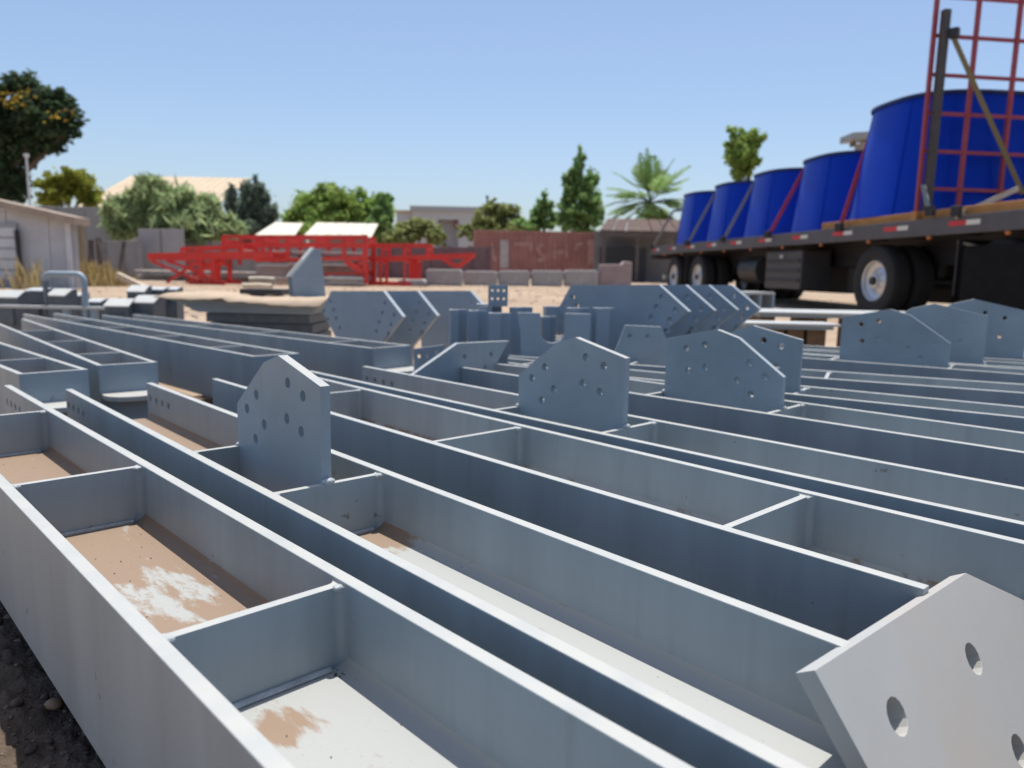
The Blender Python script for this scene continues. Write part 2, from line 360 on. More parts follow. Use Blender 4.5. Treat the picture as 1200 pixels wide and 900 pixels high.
pxp = gp(340, 862, S+HB/2); pxc = gp(172, 706, S+HB/2)
M_web1 = web_mat('beam_web_dirty', [(-1, 0.05), (0.60, 0.10), (0.65, .15), (0.70, .85), (0.95, 0.95), (2.4, 1.0)], patch=(pxp[0]-0.612*S, pxp[1], 0.024, ZW+.005), clear=(pxc[0]-0.612*S, pxc[1], 0.085, ZW+.005), lo=.42, hi=.62, streak=0.28, amp=1.9)
M_web2 = web_mat('beam_web_streaked', [(0.0, 0.22), (0.80, 0.30), (0.93, .55), (0.985, .95), (1.01, .9), (1.36, 1.0), (2.3, 1.0)], streak=0.5)
b1 = beam('nearest grey beam, its open cells floored with brown dried dirt, beside bare soil', (.612, 0), (.612, 5), .653, -3.2, 7.3, (-1.8, .11, 2.06, 3.99, 5.93), webm=M_web1, endholes=True)
b2 = beam('grey beam with a single pentagonal gusset next to the dirt-floored nearest beam', (1.40, .81), (1.545, 6.74), .663, .765, 6.8, (3.12, 4.125), ((3.135, .98, False),), webm=M_web2, endholes=True, yL=0.1, yW=.64)
b3 = beam('widest grey beam, divided by stiffeners and without any gusset, beside the first gusseted beam', (2.611, .7), (2.672, 4.9), .82, .742, 6.72, (1.52, 3.50, 5.48), yR=-.2)
b4 = beam('grey beam close against the widest beam, eight-hole gusset and bolt holes at its end', (3.655, 1), (3.64, 6.7), .69, -1.2, 6.72, (-.6, 3.03, 4.06), ((3.045, 1.005, False),), endholes=True)
def px_line(a, b, extra=0):
    A, B = gp(*a), gp(*b); return (A[0]/S, A[1]/S), (B[0]/S, B[1]/S)
A5 = ((5.243, 1.03), (5.078, 6.1))
b5 = beam('grey beam with a low-cornered gusset and a raised end plate with bright holes', A5[0], A5[1], .74, -1.0, 6.06, (-.2, 2.69, 3.80), ((2.70, 1.07, True),))
# end plate across beam 5 (perpendicular, raised above the flanges)
inv = b5.matrix_basis.inverted()
def world_uvz(u, v, z): return Vector((v*S, u*S, CZ+z*S))
out5 = [(4.36, -1.32), (4.36, -1.085), (5.045, -.744), (5.79, -.755), (5.60, -1.0), (5.60, -1.32)]
P5 = [tuple(inv @ world_uvz(6.08, v, z)) for v, z in out5]
n = len(P5)
def fr5(a, b, c): q = inv @ world_uvz(6.08+c, a, b); return tuple(q)
MB().plate([(a, b) for a, b in out5], [(5.141, -.894, .028), (5.52, -.89, .028), (5.435, -1.03, .028)], .05, fr5).build('end_plate', M_plate, b5, bevel=0.001)
p6 = px_line((1200, 489.5), (920, 461))
b6 = beam('grey beam with the gusset half hidden behind the low-cornered one', p6[0], p6[1], .62, 0.2, 6.3, (2.985, 4.0, 5.9, 1.0), ((2.99, 1.0, False),))
p7 = px_line((1200, 460.5), (951, 442.5))
b7 = beam('skewed grey beam without gusset, behind the pair of close-set gussets', p7[0], p7[1], .74, 0.0, 6.6, (3.25, 5.2, 1.3))
p8 = px_line((1200, 438.7), (951, 420))
b8 = beam('skewed grey beam whose wide gusset stands in front of the cross beams', p8[0], p8[1], .66, 0.4, 6.6, (2.74, 4.02, 5.6), ((2.76, 1.22, True),))
p9 = ((11.05, 1.0), (9.95, 4.0))
b9 = beam('skewed grey beam whose gusset overlaps the wide one near the truck', p9[0], p9[1], .66, 0.2, 6.0, (2.55, 3.95, 5.2), ((2.56, 1.35, False),))
p10 = ((12.3, 1.0), (10.9, 4.0))
b10 = beam('last skewed grey beam before the truck wheels, its gusset nearest the wheels', p10[0], p10[1], .66, 0.2, 5.4, (2.35, 3.85), ((2.36, 1.45, False),))
# second pack, end-plated, beyond the far ends of the first
G2 = 'end-plated steel beams in the further pack'
beam('end-plated beam with a cleat, on the tin shed side of the pack', (1.446, 8.0), (1.40, 9.2), .575, 8.0, 15.0, (9.3, 11.3, 13.2), group=G2, ends=(0,), tab=True, detail=False)
beam('second end-plated beam with a half-round cleat, beside the shed-side one', (2.177, 8.27), (2.33, 12.0), .56, 8.27, 16.0, (9.5, 11.3, 13.3), group=G2, ends=(0,), tab=True, detail=False)
beam('end-plated beam standing on blocks over a dark gap, behind the first gusset', (3.763, 8.19), (3.42, 15.5), .58, 8.19, 17.5, (9.5, 11.4, 13.4, 15.4), group=G2, ends=(0,), detail=False)
beam('end-plated beam with a cleat, in front of the hexagonal plates', (5.393, 8.24), (4.75, 14.0), .655, 8.24, 16.5, (9.3, 11.3, 13.3), group=G2, ends=(0,), tab=True, detail=False)
# grit lying on the nearest beam's web
M_grit = mat('dark_grit', (.09, .07, .055), .9, 0, .3, 50, island=.4)
mb = MB()
for k in range(110):
    x = rnd.uniform(TF+.012, .653*S-TF-.012); y = rnd.uniform(.3, 1.9); stone(mb, x, y, ZW+.006, .0004+.0012*rnd.random()**3)
for k in range(14):
    stone(mb, rnd.uniform(.653*S-TF-.02, .653*S-TF-.006), rnd.choice((2.06, 3.99))*S-rnd.uniform(.008, .03), ZW+.006, rnd.uniform(.0006, .0018))
g_ = mb.build('web_grit', M_grit, b1); g_['kind'] = 'stuff'
# earth sheet painted dark for the shade in the gaps between beams
shade_sheet = MB().add([(.86*S, -1.2, .004), (12.9*S, -1.2, .004), (12.9*S, 2.4, .004), (6.4*S, 5.8, .004), (.9*S, 5.8, .004)], [(0, 1, 2, 3, 4)]).build('soil', mat('shade_dark_earth', (.10, .072, .052), .95, 0, .3, 9, .8, 60, spec=.1)); shade_sheet['kind'] = 'structure'
# timber bearers under the beams
M_tim = mat('old_timber', (0.16, 0.10, 0.06), 0.9, 0, 0.3, 12, 0.5, 60)
for (v0, v1, u, lab) in ((.55, 5.3, 1.9, 'rough timber bearer under the middle of the near beams'), (.7, 6.2, 5.2, 'rough timber bearer under the far half of the near beams'),
                         (1.3, 6.3, 9.4, 'rough timber bearer under the end-plated pack'), (1.3, 5.3, 13.6, 'rough timber bearer under the far part of the end-plated pack')):
    o = MB().box(v0*S, v1*S, u*S-.05, u*S+.05, 0.0, ZB-0.001).build('timber_bearer', M_tim, bevel=.004); tag(o, lab, 'timber bearer', 'timber bearers under the beams')
o = MB().box(5.9*S, 12.4*S, 2.2*S-.05, 2.2*S+.05, 0, ZB-.001).build('timber_bearer', M_tim, bevel=.004); tag(o, 'rough timber bearer under the skewed beams', 'timber bearer', 'timber bearers under the beams')
o = MB().box(6.0*S, 10.6*S, 4.6*S-.05, 4.6*S+.05, 0, ZB-.001).build('timber_bearer', M_tim, bevel=.004); tag(o, 'rough timber bearer under the far ends of the skewed beams', 'timber bearer', 'timber bearers under the beams')
# the tilted end plate leaning on the ends of beams two and three
al = math.radians(60); nrm = Vector((0, -math.sin(al), math.cos(al))); wdn = Vector((0, -math.cos(al), -math.sin(al)))
org = Vector((0, .782*S, ZT))
def frp(a, b, c): return tuple(org + Vector((a*S, 0, 0)) + wdn*(b*S) + nrm*(c*S))
tag(MB().plate([(1.78, 0.0), (2.93, .055), (3.35, .28), (3.35, 1.02), (1.98, 1.02)], [(2.68, .275, .05), (2.07, .225, .05), (2.70, .575, .05), (2.15, .55, .05)], .056, frp)
    .build('connection_plate', M_dusty, bevel=.001), 'thick pale pentagonal plate with large bolt holes leaning on the beam ends', 'steel plate')
# ================================================================== plates and stubs beyond the beams
def rzroot(px, py, d):  # world point of a pixel at forward distance d
    r, z = rz(px, py, d); return lw(r, d, z)
M_mid = mat('yard_steel', (0.255, 0.318, 0.375), 0.5, 0, 0.10, 5, 0.03, 200, spec=0.4, lit_dust=(0.44, 0.445, 0.43))
VX, UY = Vector((1, 0, 0)), Vector((0, 1, 0))
def on_v(px, py, v):          # pixel on the upright plane x = v -> (y, z)
    q = ray(px, py); w = lw(q.x, q.y, q.z); t = v/w.x; return w.y*t, CZ+w.z*t
def v_for(px, py, y):         # the plane on which this pixel lies at a given y
    q = ray(px, py); w = lw(q.x, q.y, q.z); return w.x*y/w.y
def hexplate(label, v, out, holes, group):
    ys = [a for a, b in out]; y0 = sum(ys)/len(ys); zg = gz(3.3)
    P = [(a-y0, max(.001, b-zg)) for a, b in out]; Hs = [(a-y0, b-zg, .0125) for a, b in holes]
    o = MB().plate(P, Hs, 0.02, lambda a, b, c: (c, a, b)).build('splice_plate', M_mid, bevel=.0012, loc=(v, y0, zg)); return tag(o, label, 'steel plate', group)
GL = 'hexagonal plates standing by the cardboard pile'; GR = 'hexagonal plates standing before the trailer'
v1 = 2.25
def hexout(v, TL, TR, tipR, tipL):
    tl, tr, t, l = [on_v(*q, v) for q in (TL, TR, tipR, tipL)]
    lr = (tr[0]+.10*(tl[0]-tr[0]), 2*t[1]-tr[1]-.06); ll = (tl[0]-.10*(tl[0]-tr[0]), lr[1]+.02)
    return [lr, t, tr, tl, l, ll, (ll[0]-.02, .0), (lr[0]+.02, .0)]
oL = hexout(v1, (388, 341), (449, 341), (472, 371), (377, 364))
hl = [on_v(a, b, v1) for a, b in [(387, 353), (391, 363), (379.5, 364), (394, 373), (384, 374), (398, 384), (451, 355), (448, 366), (444, 377), (441, 388), (462, 369), (458, 380), (455, 391)]]
hexplate('foremost hexagonal bolt-holed plate of the stand by the cardboard pile', v1, oL, hl, GL)
yr = on_v(449, 341, v1)[0]
for k, (px, lab) in enumerate(((489, 'second hexagonal plate, darker, just behind the foremost of its stand'), (551, 'rear hexagonal plate of the cardboard-side stand, behind the upright channels'))):
    v = v_for(px, 340, yr); hexplate(lab, v, oL, hl, GL)
v2 = 2.62
oR = hexout(v2, (669, 334.5), (772, 333.5), (807, 365), (655, 360))
hr = [on_v(a, b, v2) for a, b in [(671, 348), (676, 358), (775, 348), (769, 360), (763, 372), (791, 363), (785, 375), (780, 388)]]
hexplate('foremost and widest hexagonal plate of the stand before the trailer', v2, oR, hr, GR)
yr = on_v(772, 333.5, v2)[0]
for px, lab in ((803, 'second hexagonal plate of the stand before the trailer'), (830, 'third hexagonal plate of the stand before the trailer'), (857, 'rearmost hexagonal plate of the stand before the trailer')):
    hexplate(lab, v_for(px, 332, yr), oR, hr, GR)
# upright channel stubs
GU = 'upright channel stubs between the plate stands'
def stub(label, px0, px1, ptop, d, px_mid, group=GU, depth=0.07, top=True):
    ra, zt = rz(px0, ptop, d); rb, _ = rz(px1, ptop, d); rm, _ = rz(px_mid, ptop, d); zg = gz(d); r0 = ra
    root = empty('channel_stub', lw(r0, d, zg), -YAW+.18); tag(root, label, 'steel channel', group)
    w = rb-ra; h = zt-zg; t = .009
    MB().box(0, rm-ra, 0, t, .001, h).build('front_flange', M_mid, root, bevel=.001)
    MB().box(0, t, t+.0005, depth, .001, h-.0005).build('channel_web', M_mid, root, bevel=.001)
    MB().box(t+.0005, w, depth-t, depth, .001, h-.001).build('back_flange', M_mid, root, bevel=.001)
    return root
stub('leftmost upright grey channel stub beside the rear hexagonal plate', 528, 550, 363, 3.25, 538)
stub('second upright grey channel stub from the rear hexagonal plate', 551, 573, 364, 3.2, 561)
stub('third upright grey channel stub, touching the slotted plate', 575, 603, 367, 3.1, 587)
stub('upright grey channel stub just past the slotted plate', 668, 696, 361, 3.15, 680)
stub('last upright grey channel stub, against the widest hexagonal plate', 700, 726, 361, 3.15, 716)
stub('upright grey channel stub standing behind the slotted plate, near its left prong', 600, 628, 360, 3.45, 612)
stub('upright grey channel stub seen through the slot of the slotted plate', 636, 656, 371, 3.5, 645)
stub('upright grey channel stub behind the right prong of the slotted plate', 640, 668, 359, 3.75, 655)
# slotted plate (U cut)
d = 2.95; r0, _ = rz(647, 366, d); zg = gz(d); z_t = rz(647, 367, d)[1]-zg; sc = d/F
def X(px): return rz(px, 380, d)[0]-r0
zs = rz(647, 389, d)[1]-zg
rad = (X(662)-X(633))/2; cx_ = (X(662)+X(633))/2
sl_ = [(cx_+rad, z_t)]+[(cx_+rad*math.cos(a), zs+rad*.9*math.sin(a)) for a in [-k/8*math.pi for k in range(9)]]+[(cx_-rad, z_t)]
out = [(X(606), z_t), (X(610), zs), (X(616), 0.001), (X(692), 0.001), (X(692), z_t)]+sl_
o = MB().plate(out[::-1], [], .014, XZ(0)).build('slotted_plate', M_mid, bevel=.001, loc=lw(r0, d, zg), rotz=-YAW+.05)
tag(o, 'upright grey plate with a deep U-shaped slot cut from its top', 'steel plate')
# light rubble seen through the slot
M_rub = mat('rubble', (0.26, 0.24, 0.22), 0.9, 0, .4, 25, .6, 60, island=.5)
mb = MB()
for k in range(1800):
    rr, dd = rnd.gauss(.20, .09), rnd.gauss(3.95, .22); t = math.hypot((rr-.20)/.30, (dd-3.95)/.7); hh = max(0, .33*(1-t**2))
    q = lw(rr, dd, gz(dd)+hh*rnd.uniform(.75, 1)); stone(mb, q.x, q.y, q.z, rnd.uniform(.005, .02))
o = mb.build('rubble_heap', M_rub); o['kind'] = 'stuff'; tag(o, 'pale broken stone heap behind the slotted plate', 'rubble')
d = 3.1; r0, z0 = rz(503, 425, d); zg = gz(d)
out = [(rz(a, b, d)[0]-r0, rz(a, b, d)[1]-zg) for a, b in ((484, 409), (520, 404))]
o = MB().plate([(out[0][0], .001), (out[1][0], .001), out[1], out[0]], [(rz(a, b, d)[0]-r0, rz(a, b, d)[1]-zg, .008) for a, b in ((490, 418), (500, 417), (511, 412))], .012, XZ(0)).build('splice_plate', M_mid, bevel=.001, loc=lw(r0, d, zg), rotz=-YAW-.2)
tag(o, 'small low plate with a few holes before the hexagonal plates', 'steel plate')
# six-hole angle bracket on a tall stub
stub('tall upright stub carrying the six-hole angle bracket', 562, 592, 359.5, 3.45, 577, depth=.09)
d = 3.47; r0, z0 = rz(572, 359, d); w = rz(595, 359, d)[0]-r0; h = rz(583, 334, d)[1]-z0
br = empty('angle_bracket', lw(r0, d, z0+.001), -YAW+.1); tag(br, 'small grey angle bracket with six bolt holes above the channel stubs', 'bracket')
MB().plate([(0, 0), (w, 0), (w, h), (0, h)], [(w*(.2+.3*i), h*(.35+.38*j), .006) for i in range(3) for j in range(2)], .008, XZ(0)).build('upright_leg', M_mid, br, bevel=.0008)
MB().box(-.05, w, .0085, .085, 0.0, .008).build('flat_leg', M_mid, br)
# trapezoid lug by the first right-hand plate
d = 2.85; r0, z0 = rz(755, 403, d); zg = gz(d)
pp = [(720, 414), (733, 381), (775, 383), (788, 414)]
out = [(rz(a, b, d)[0]-r0, rz(a, b, d)[1]-zg) for a, b in pp]; out = [(out[0][0], .001)]+out+[(out[-1][0], .001)]
o = MB().plate(out[::-1], [(rz(a, 394, d)[0]-r0, rz(a, 394, d)[1]-zg, .0095) for a in (738, 759)], .014, XZ(0)).build('lug_plate', M_plate, bevel=.001, loc=lw(r0, d, zg), rotz=-YAW)
tag(o, 'trapezoid lug plate with two bright holes before the widest hexagonal plate', 'steel plate')
# cross beams lit on top, in front of the truck wheels
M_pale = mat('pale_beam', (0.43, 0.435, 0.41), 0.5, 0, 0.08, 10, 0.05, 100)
def sheet(label, a, b, d, depth):
    r0, z0 = rz(*a, d); r1, z1 = rz(*b, d); zb = gz(d); h = z0-zb; L_ = r1-r0
    root = empty('steel_sheet_stack', lw(r0, d, zb), -YAW); tag(root, label, 'steel sheet', 'pale steel sheets before the truck wheels')
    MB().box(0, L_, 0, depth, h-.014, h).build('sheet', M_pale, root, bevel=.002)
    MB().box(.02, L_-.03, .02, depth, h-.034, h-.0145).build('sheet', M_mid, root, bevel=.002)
    for k in range(4):
        x = .05+(L_-.2)*k/3; MB().box(x, x+.09, .08, depth-.02, .0, h-.035).build('bearer', M_tim, root)
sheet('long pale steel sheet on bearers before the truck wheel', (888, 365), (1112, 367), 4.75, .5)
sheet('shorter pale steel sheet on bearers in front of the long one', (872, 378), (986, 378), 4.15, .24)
# open box frame beyond them
d = 5.9; r0, zt = rz(876, 342, d); zg = gz(d); w = rz(914, 342, d)[0]-r0
root = empty('open_crate', lw(r0, d, zg), -YAW+.3); tag(root, 'small pale open steel crate beneath the trailer tool box', 'crate')
h = zt-zg
MB().box(0, w, 0, .3, h-.02, h).build('top_plate', M_pale, root, bevel=.002)
for xx in (0, w*.45, w-.02): MB().box(xx, xx+.02, 0, .3, .001, h-.0205).build('leg', M_mid, root)
# ================================================================== cardboard pile, bracket, hoop and stubs on the left
M_card = mat('cardboard', (0.42, 0.325, 0.23), 0.9, 0, .15, 6, .2, 40)
M_dark = mat('dark_steel', (0.035, 0.037, 0.042), 0.6, 0, .2, 10)
M_tube0 = mat('tube_steel', (0.09, 0.11, 0.125), 0.55, 0, .25, 14)
d = 5.2; r0, _ = rz(197, 380, d); zg = gz(d)
def LX(px): return rz(px, 360, d)[0]-r0
def LZ(py, px=290): return rz(px, py, d)[1]-zg
root = empty('plate_stack', lw(r0, d, zg), -YAW-.04); tag(root, 'low stack of grey steel plates with slanted ends under cardboard', 'plate stack')
n_ = 4
for k in range(n_):
    z1 = LZ(352)-.004-k*.021; MB().prism([(LX(200+k*7), z1), (LX(378-k*3), z1), (LX(374-k*3), z1-.019), (LX(212+k*7), z1-.019)], .0, .55, lambda a, b, c: (a, c, b)).build('plate', M_mid, root, bevel=.001)
for k in range(4):  # dark plates added to fill the shadow gap under the stack
    zz = LZ(352)-.004-n_*.021; MB().box(LX(238+3*k), LX(362+2*k), .05+.02*k, .5, zz*(3-k)/4+.001, zz*(4-k)/4-.004).build('shade_fill_plate', M_tube0, root, bevel=.002)
# a buckled sheet of cardboard
vs = []; fs = []; nx, ny = 24, 6
for i in range(nx+1):
    for j in range(ny+1):
        t = i/nx; x = LX(192)+(LX(383)-LX(192))*t; z = LZ(350)+.005*math.sin(t*7+1)+.003*math.sin(i*2.1+j*3)+(.012 if t < .42 else 0)
        
        dr = (0.022+.012*math.sin(t*9)+(.02*t if t > .42 else 0)) if j == 0 else 0
        vs.append((x, (-.13 if j == 0 else -.04+.62*j/ny)+.02*math.sin(t*9), z-dr))
for i in range(nx):
    for j in range(ny): a = i*(ny+1)+j; fs.append((a, a+ny+1, a+ny+2, a+1))
o = MB().add(vs, fs).build('cardboard_sheet', M_card, smooth=25, loc=lw(r0, d, zg+.012), rotz=-YAW-.04)
sm = o.modifiers.new('thick', 'SOLIDIFY'); sm.thickness = .006; tag(o, 'buckled brown cardboard sheet lying on the low plate stack', 'cardboard')
# triangular bracket with slotted sloping face
d = 5.35; r0, zb = rz(340, 348, d); zg = zb
def TX(px): return (rz(px, 330, d)[0]-r0)*1.1
def TZ(py): return rz(360, py, d)[1]-zb
root = empty('triangle_bracket', lw(r0, d, zb), -YAW+.5); tag(root, 'tall grey triangular bracket with a slotted sloping edge on the cardboard', 'bracket')
MB().plate([(TX(344), 0), (TX(378), 0), (TX(373), TZ(291)), (TX(367), TZ(291)), (TX(342), TZ(325))], [], .012, XZ(.0)).build('gusset_plate', M_mid, root, bevel=.001)
MB().plate([(TX(344), 0), (TX(378), 0), (TX(373), TZ(291)), (TX(367), TZ(291)), (TX(342), TZ(325))], [], .012, XZ(.14)).build('gusset_plate', M_mid, root, bevel=.001)
for ya, yb in ((.0125, .045), (.095, .1395)):
    MB().bar((TX(341), (ya+yb)/2, TZ(325)), (TX(367), (ya+yb)/2, TZ(290)), yb-ya, .012).build('sloping_flange', M_pale, root)
MB().bar((TX(356), .07, TZ(305)+.002), (TX(367), .07, TZ(290)+.002), .05, .012).build('sloping_flange', M_pale, root)
# rolled paper/timber offcuts next to it
M_cream = mat('bare_wood', (0.52, 0.44, 0.33), 0.85, 0, .15, 9, .2, 40)
for k, (a, b, py, dd) in enumerate(((292, 322, 327, 5.6), (284, 318, 335, 5.45))):
    ra, z = rz(a, py, dd); rb, _ = rz(b, py, dd)
    o = MB().tube([(0, 0, 0), ((rb-ra)*.5, .01, .004), (rb-ra, 0, 0)], .018, 9).build('timber_offcut', M_cream, smooth=50, loc=lw(ra, dd, z), rotz=-YAW+.1*k)
    tag(o, ['upper round timber offcut lying beside the triangular bracket', 'lower round timber offcut lying beside the triangular bracket'][k], 'timber')
ra, z = rz(281, 345, 5.5); rb, _ = rz(330, 345, 5.5)
tag(MB().box(0, rb-ra, 0, .25, 0, rz(281, 338.5, 5.5)[1]-z).build('block', M_dark, loc=lw(ra, 5.5, z), rotz=-YAW), 'dark block carrying the round timber offcuts on the cardboard', 'block')
# pipe hoop
d = 5.3; r0, zt = rz(75, 321, d); zg = gz(d); w = (rz(97, 330, d)[0]-rz(51, 330, d)[0]); h = zt-zg
pts = [(-w/2, 0, 0), (-w/2, 0, h-.05)]+[(-w/2+.045*(1-math.cos(a)), 0, h-.05+.05*math.sin(a)) for a in (.5, 1.05, 1.5)]
pts += [(-x, y, z) for x, y, z in reversed(pts)]
hoop = empty('pipe_hoop', lw(r0, d, zg), -YAW); tag(hoop, 'grey bent pipe hoop standing on a flat rail near the tin shed', 'pipe hoop')
MB().tube(pts, .021, 10).build('hoop', M_mid, hoop, smooth=50)
MB().box(-.75, w/2+.12, -.03, .03, LZ(363)-.02, LZ(363)).build('rail', M_pale, hoop, bevel=.002)
for xx in (-.7, 0, w/2+.06): MB().box(xx-.02, xx+.02, -.02, .02, 0, LZ(363)-.0205).build('post', M_mid, hoop)
# short box stubs, capped pale
specs = [(-8, 19, 340, 5.9, 0), (28, 50, 337, 6.3, 1), (54, 76, 338, 6.0, 0), (78, 92, 343, 6.2, 1), (100, 116, 350, 5.8, 1), (121, 149, 350, 5.7, 2), (148, 168, 334, 6.4, 0), (154, 180, 346, 5.8, 2), (172, 190, 336, 6.6, 1), (190, 206, 336, 6.7, 1)]
names = ['shed-side', 'dark-sided', 'white-capped', 'small dark', 'low dark', 'low slant-topped', 'taller white-capped', 'slant-topped white', 'dark upright', 'last dark upright']
where = ['outside the pipe hoop', 'outside the pipe hoop', 'seen through the pipe hoop', 'seen through the pipe hoop', 'just past the pipe hoop', 'past the pipe hoop', 'near the cardboard pile', 'near the cardboard pile', 'against the cardboard pile', 'behind the cardboard edge']
M_tube = mat('tube_steel', (0.09, 0.11, 0.125), 0.55, 0, .25, 14)
for k, (a, b, py, d, kind) in enumerate(specs):
    ra, zt = rz(a, py, d); rb, _ = rz(b, py, d); zg = gz(d); w = rb-ra; h = zt-zg
    root = empty('box_stub', lw(ra, d, zg), -YAW+rnd.uniform(-.1, .1)); tag(root, f'{names[k]} short steel box stub {where[k]}', 'steel stub', 'short steel stubs along the yard edge')
    sl = .05 if kind != 1 else .02; yz = lambda x0: (lambda a, b, c: (x0+c, a, b))
    MB().prism([(0, 0), (.16, 0), (.16, h-.014), (.10, h-.014), (0, h-.014-sl)], 0, w, yz(0)).build('body', M_tube, root, bevel=.003)
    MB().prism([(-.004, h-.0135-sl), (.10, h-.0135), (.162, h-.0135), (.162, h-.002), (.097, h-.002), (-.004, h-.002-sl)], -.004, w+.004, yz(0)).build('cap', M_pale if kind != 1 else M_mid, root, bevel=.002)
    MB().box(w*.15, w*.85, -.022, -.001, h*.25, h*.62).build('side_lug', M_tube, root, bevel=.002)
# ================================================================== red frames
M_red = mat('red_paint', (0.70, 0.042, 0.03), 0.5, 0, .25, 1.2, 0, col2=(.50, .035, .025), c2lo=.5, c2hi=.62, lit_dust=(0.66, 0.16, 0.11))
M_conc = mat('concrete', (0.36, 0.345, 0.335), 0.9, 0, .15, 3, .4, 30, col2=(0.28, 0.265, 0.255))
M_conc2 = mat('pale_concrete', (0.45, 0.41, 0.36), 0.9, 0, .15, 3, .4, 30)
def frame(label, d, bars, y2=1.0, rot=0.0, anchor=None):
    """red welded frame: bars are pixel segments; doubled at depth y2 with ties"""
    px = anchor; root, r0 = view_root('red_frame', px, d, dr=rot); tag(root, label, 'steel frame', 'red welded frames stacked in the yard'); zg = gz(d)
    for seg in bars:
        (xa, ya, xb, yb, wpx) = seg[:5]; name = seg[5] if len(seg) > 5 else 'rail'
        A = rz(xa, ya, d); B = rz(xb, yb, d); w = .9*wpx*d/F
        za, zb = max(A[1]-zg, w/2), max(B[1]-zg, w/2)
        for yy in ((0, y2) if y2 else (0,)):
            MB().bar((A[0]-r0, yy, za), (B[0]-r0, yy, zb), w, w).build(name, M_red, root)
    if y2:
        for seg in bars:
            if len(seg) > 5 and seg[5] == 'post':
                A = rz(seg[0], seg[1], d); w = seg[4]*d/F
                MB().bar((A[0]-r0, w*.55, A[1]-zg-w), (A[0]-r0, y2-w*.55, A[1]-zg-w), w*.8).build('tie', M_red, root)
    return root
frame('red cantilever frame with X bracing under one end', 19, [(175, 301, 318, 298, 9), (178, 306, 240, 333, 3.5, 'brace'), (232, 306, 196, 333, 3.5, 'brace'), (236, 304, 236, 336, 5, 'post'), (250, 304, 250, 336, 5, 'post'),
      (222, 335, 264, 335, 5), (212, 291, 284, 288, 3), (213, 290, 213, 302, 3, 'post'), (284, 288, 284, 300, 3, 'post'), (195, 306, 236, 318, 3, 'brace')], 1.1, 0, 245)
frame('tall red rack frame with many uprights over grey slabs', 20, [(261, 277, 428, 277, 3.5), (261, 286, 428, 287, 5), (300, 305, 428, 302, 4)] +
      [(x, 277, x, y, 4.5, 'post') for x, y in ((262, 310), (300, 306), (308, 300), (337, 306), (372, 304), (403, 304))] + [(428, 275, 428, 337, 6, 'post'), (421, 300, 421, 337, 3, 'post'), (380, 321, 428, 320, 3), (405, 306, 428, 322, 6, 'brace')], 1.2, 0, 400)
frame('lower red frame with three uprights beside the tall rack', 21, [(430, 287, 502, 287, 4), (430, 302, 502, 301, 3)]+[(x, 287, x, 304, 4, 'post') for x in (449, 474, 501)]+[(446, 304, 446, 334, 3.5, 'post'), (474, 304, 474, 330, 2.5, 'post'), (432, 335, 482, 334, 5)], 1.0, 0, 470)
frame('long red boom frame ending in a triangular brace towards the container', 22.5, [(430, 304, 555, 299, 6), (483, 303, 483, 336, 6, 'post'), (488, 303, 488, 336, 3, 'post'), (516, 301, 532, 312, 5, 'brace'), (552, 300, 534, 314, 4, 'brace')], .9, 0, 485)
# slabs between and below the frames
def slab(label, px0, px1, py0, py1, d, depth=.9, m=None, group='grey slabs stacked among the red frames', rot=0):
    ra, zt = rz(px0, py0, d); rb, zb = rz(px1, py1, d); zg = gz(d)
    o = MB().box(0, rb-ra, 0, depth, 0, zt-zb).build('concrete_slab', m or M_conc, bevel=.02, loc=lw(ra, d, zb), rotz=-YAW+rot); return tag(o, label, 'slab', group)
slab('long grey slab lying on the tall red rack', 283, 426, 293, 300.5, 20.2); slab('long grey slab, lower of the pair on the tall red rack', 283, 426, 301, 307, 20.2)
for k in range(3):
    slab(['upper', 'middle', 'bottom'][k]+' grey plank of the short stack beside the tall red post', 377, 424, 324.5+k*5, 329+k*5, 19.6)
slab('short broken slab on the pile under the tall red rack', 338, 422, 309, 323, 21.5)
slab('pale concrete plank, upper of the two beneath the red cantilever', 157, 290, 316, 321, 21.2, m=M_conc2); slab('pale concrete plank, lower of the two beneath the red cantilever', 170, 268, 329, 335, 20.9, m=M_conc2)
slab('long dark slab pile between the pale planks', 160, 340, 321.5, 336, 21.6, m=M_conc); slab('low mid-grey slab behind the round timber offcuts', 300, 380, 310, 336, 21.8)
o = MB().bar((0, 0, 0), (1.05, 0, -.5), .14, .12).build('leaning_plank', M_cream, loc=rzroot(137, 322, 16.5), rotz=-YAW); tag(o, 'pale plank leaning beside the concrete pile by the tin shed', 'plank')
# row of concrete blocks
bl = [(465, 498, 327, 337, 21.0, 'low short concrete block in front of the red frame foot'), (499, 541, 315, 336, 22.0, 'tallest concrete block, first of the row before the container'),
      (543, 583, 317, 335, 23.0, 'second concrete block of the row before the container'), (584, 621, 316.5, 334.5, 23.3, 'third concrete block of the row before the container'),
      (623, 660, 316.5, 334, 23.6, 'fourth concrete block of the row before the container'), (662, 701, 316, 333.5, 23.9, 'fifth concrete block of the row before the container')]
for a, b, y0, y1, d, lab in bl:
    ra, zt = rz(a, y0, d); rb, _ = rz(b, y0, d); zg = gz(d); w = rb-ra; h = zt-zg
    me = MB(); nx_, nz_ = 6, 4
    out = [(0.03, 0), (w-.03, 0), (w, .08), (w, h-.07), (w-.05, h), (.05, h-.01), (0, h-.08), (0, .07)]
    o = MB().prism(out, 0, .6, lambda p, q, c: (p, c, q)).build('concrete_block', M_conc, bevel=.03, loc=lw(ra, d, zg), rotz=-YAW+rnd.uniform(-.04, .04))
    tag(o, lab, 'concrete block', 'concrete blocks in a row before the container')
ra, zt = rz(703, 309, 24.2); rb, _ = rz(741, 309, 24.2); zg = gz(24.2)
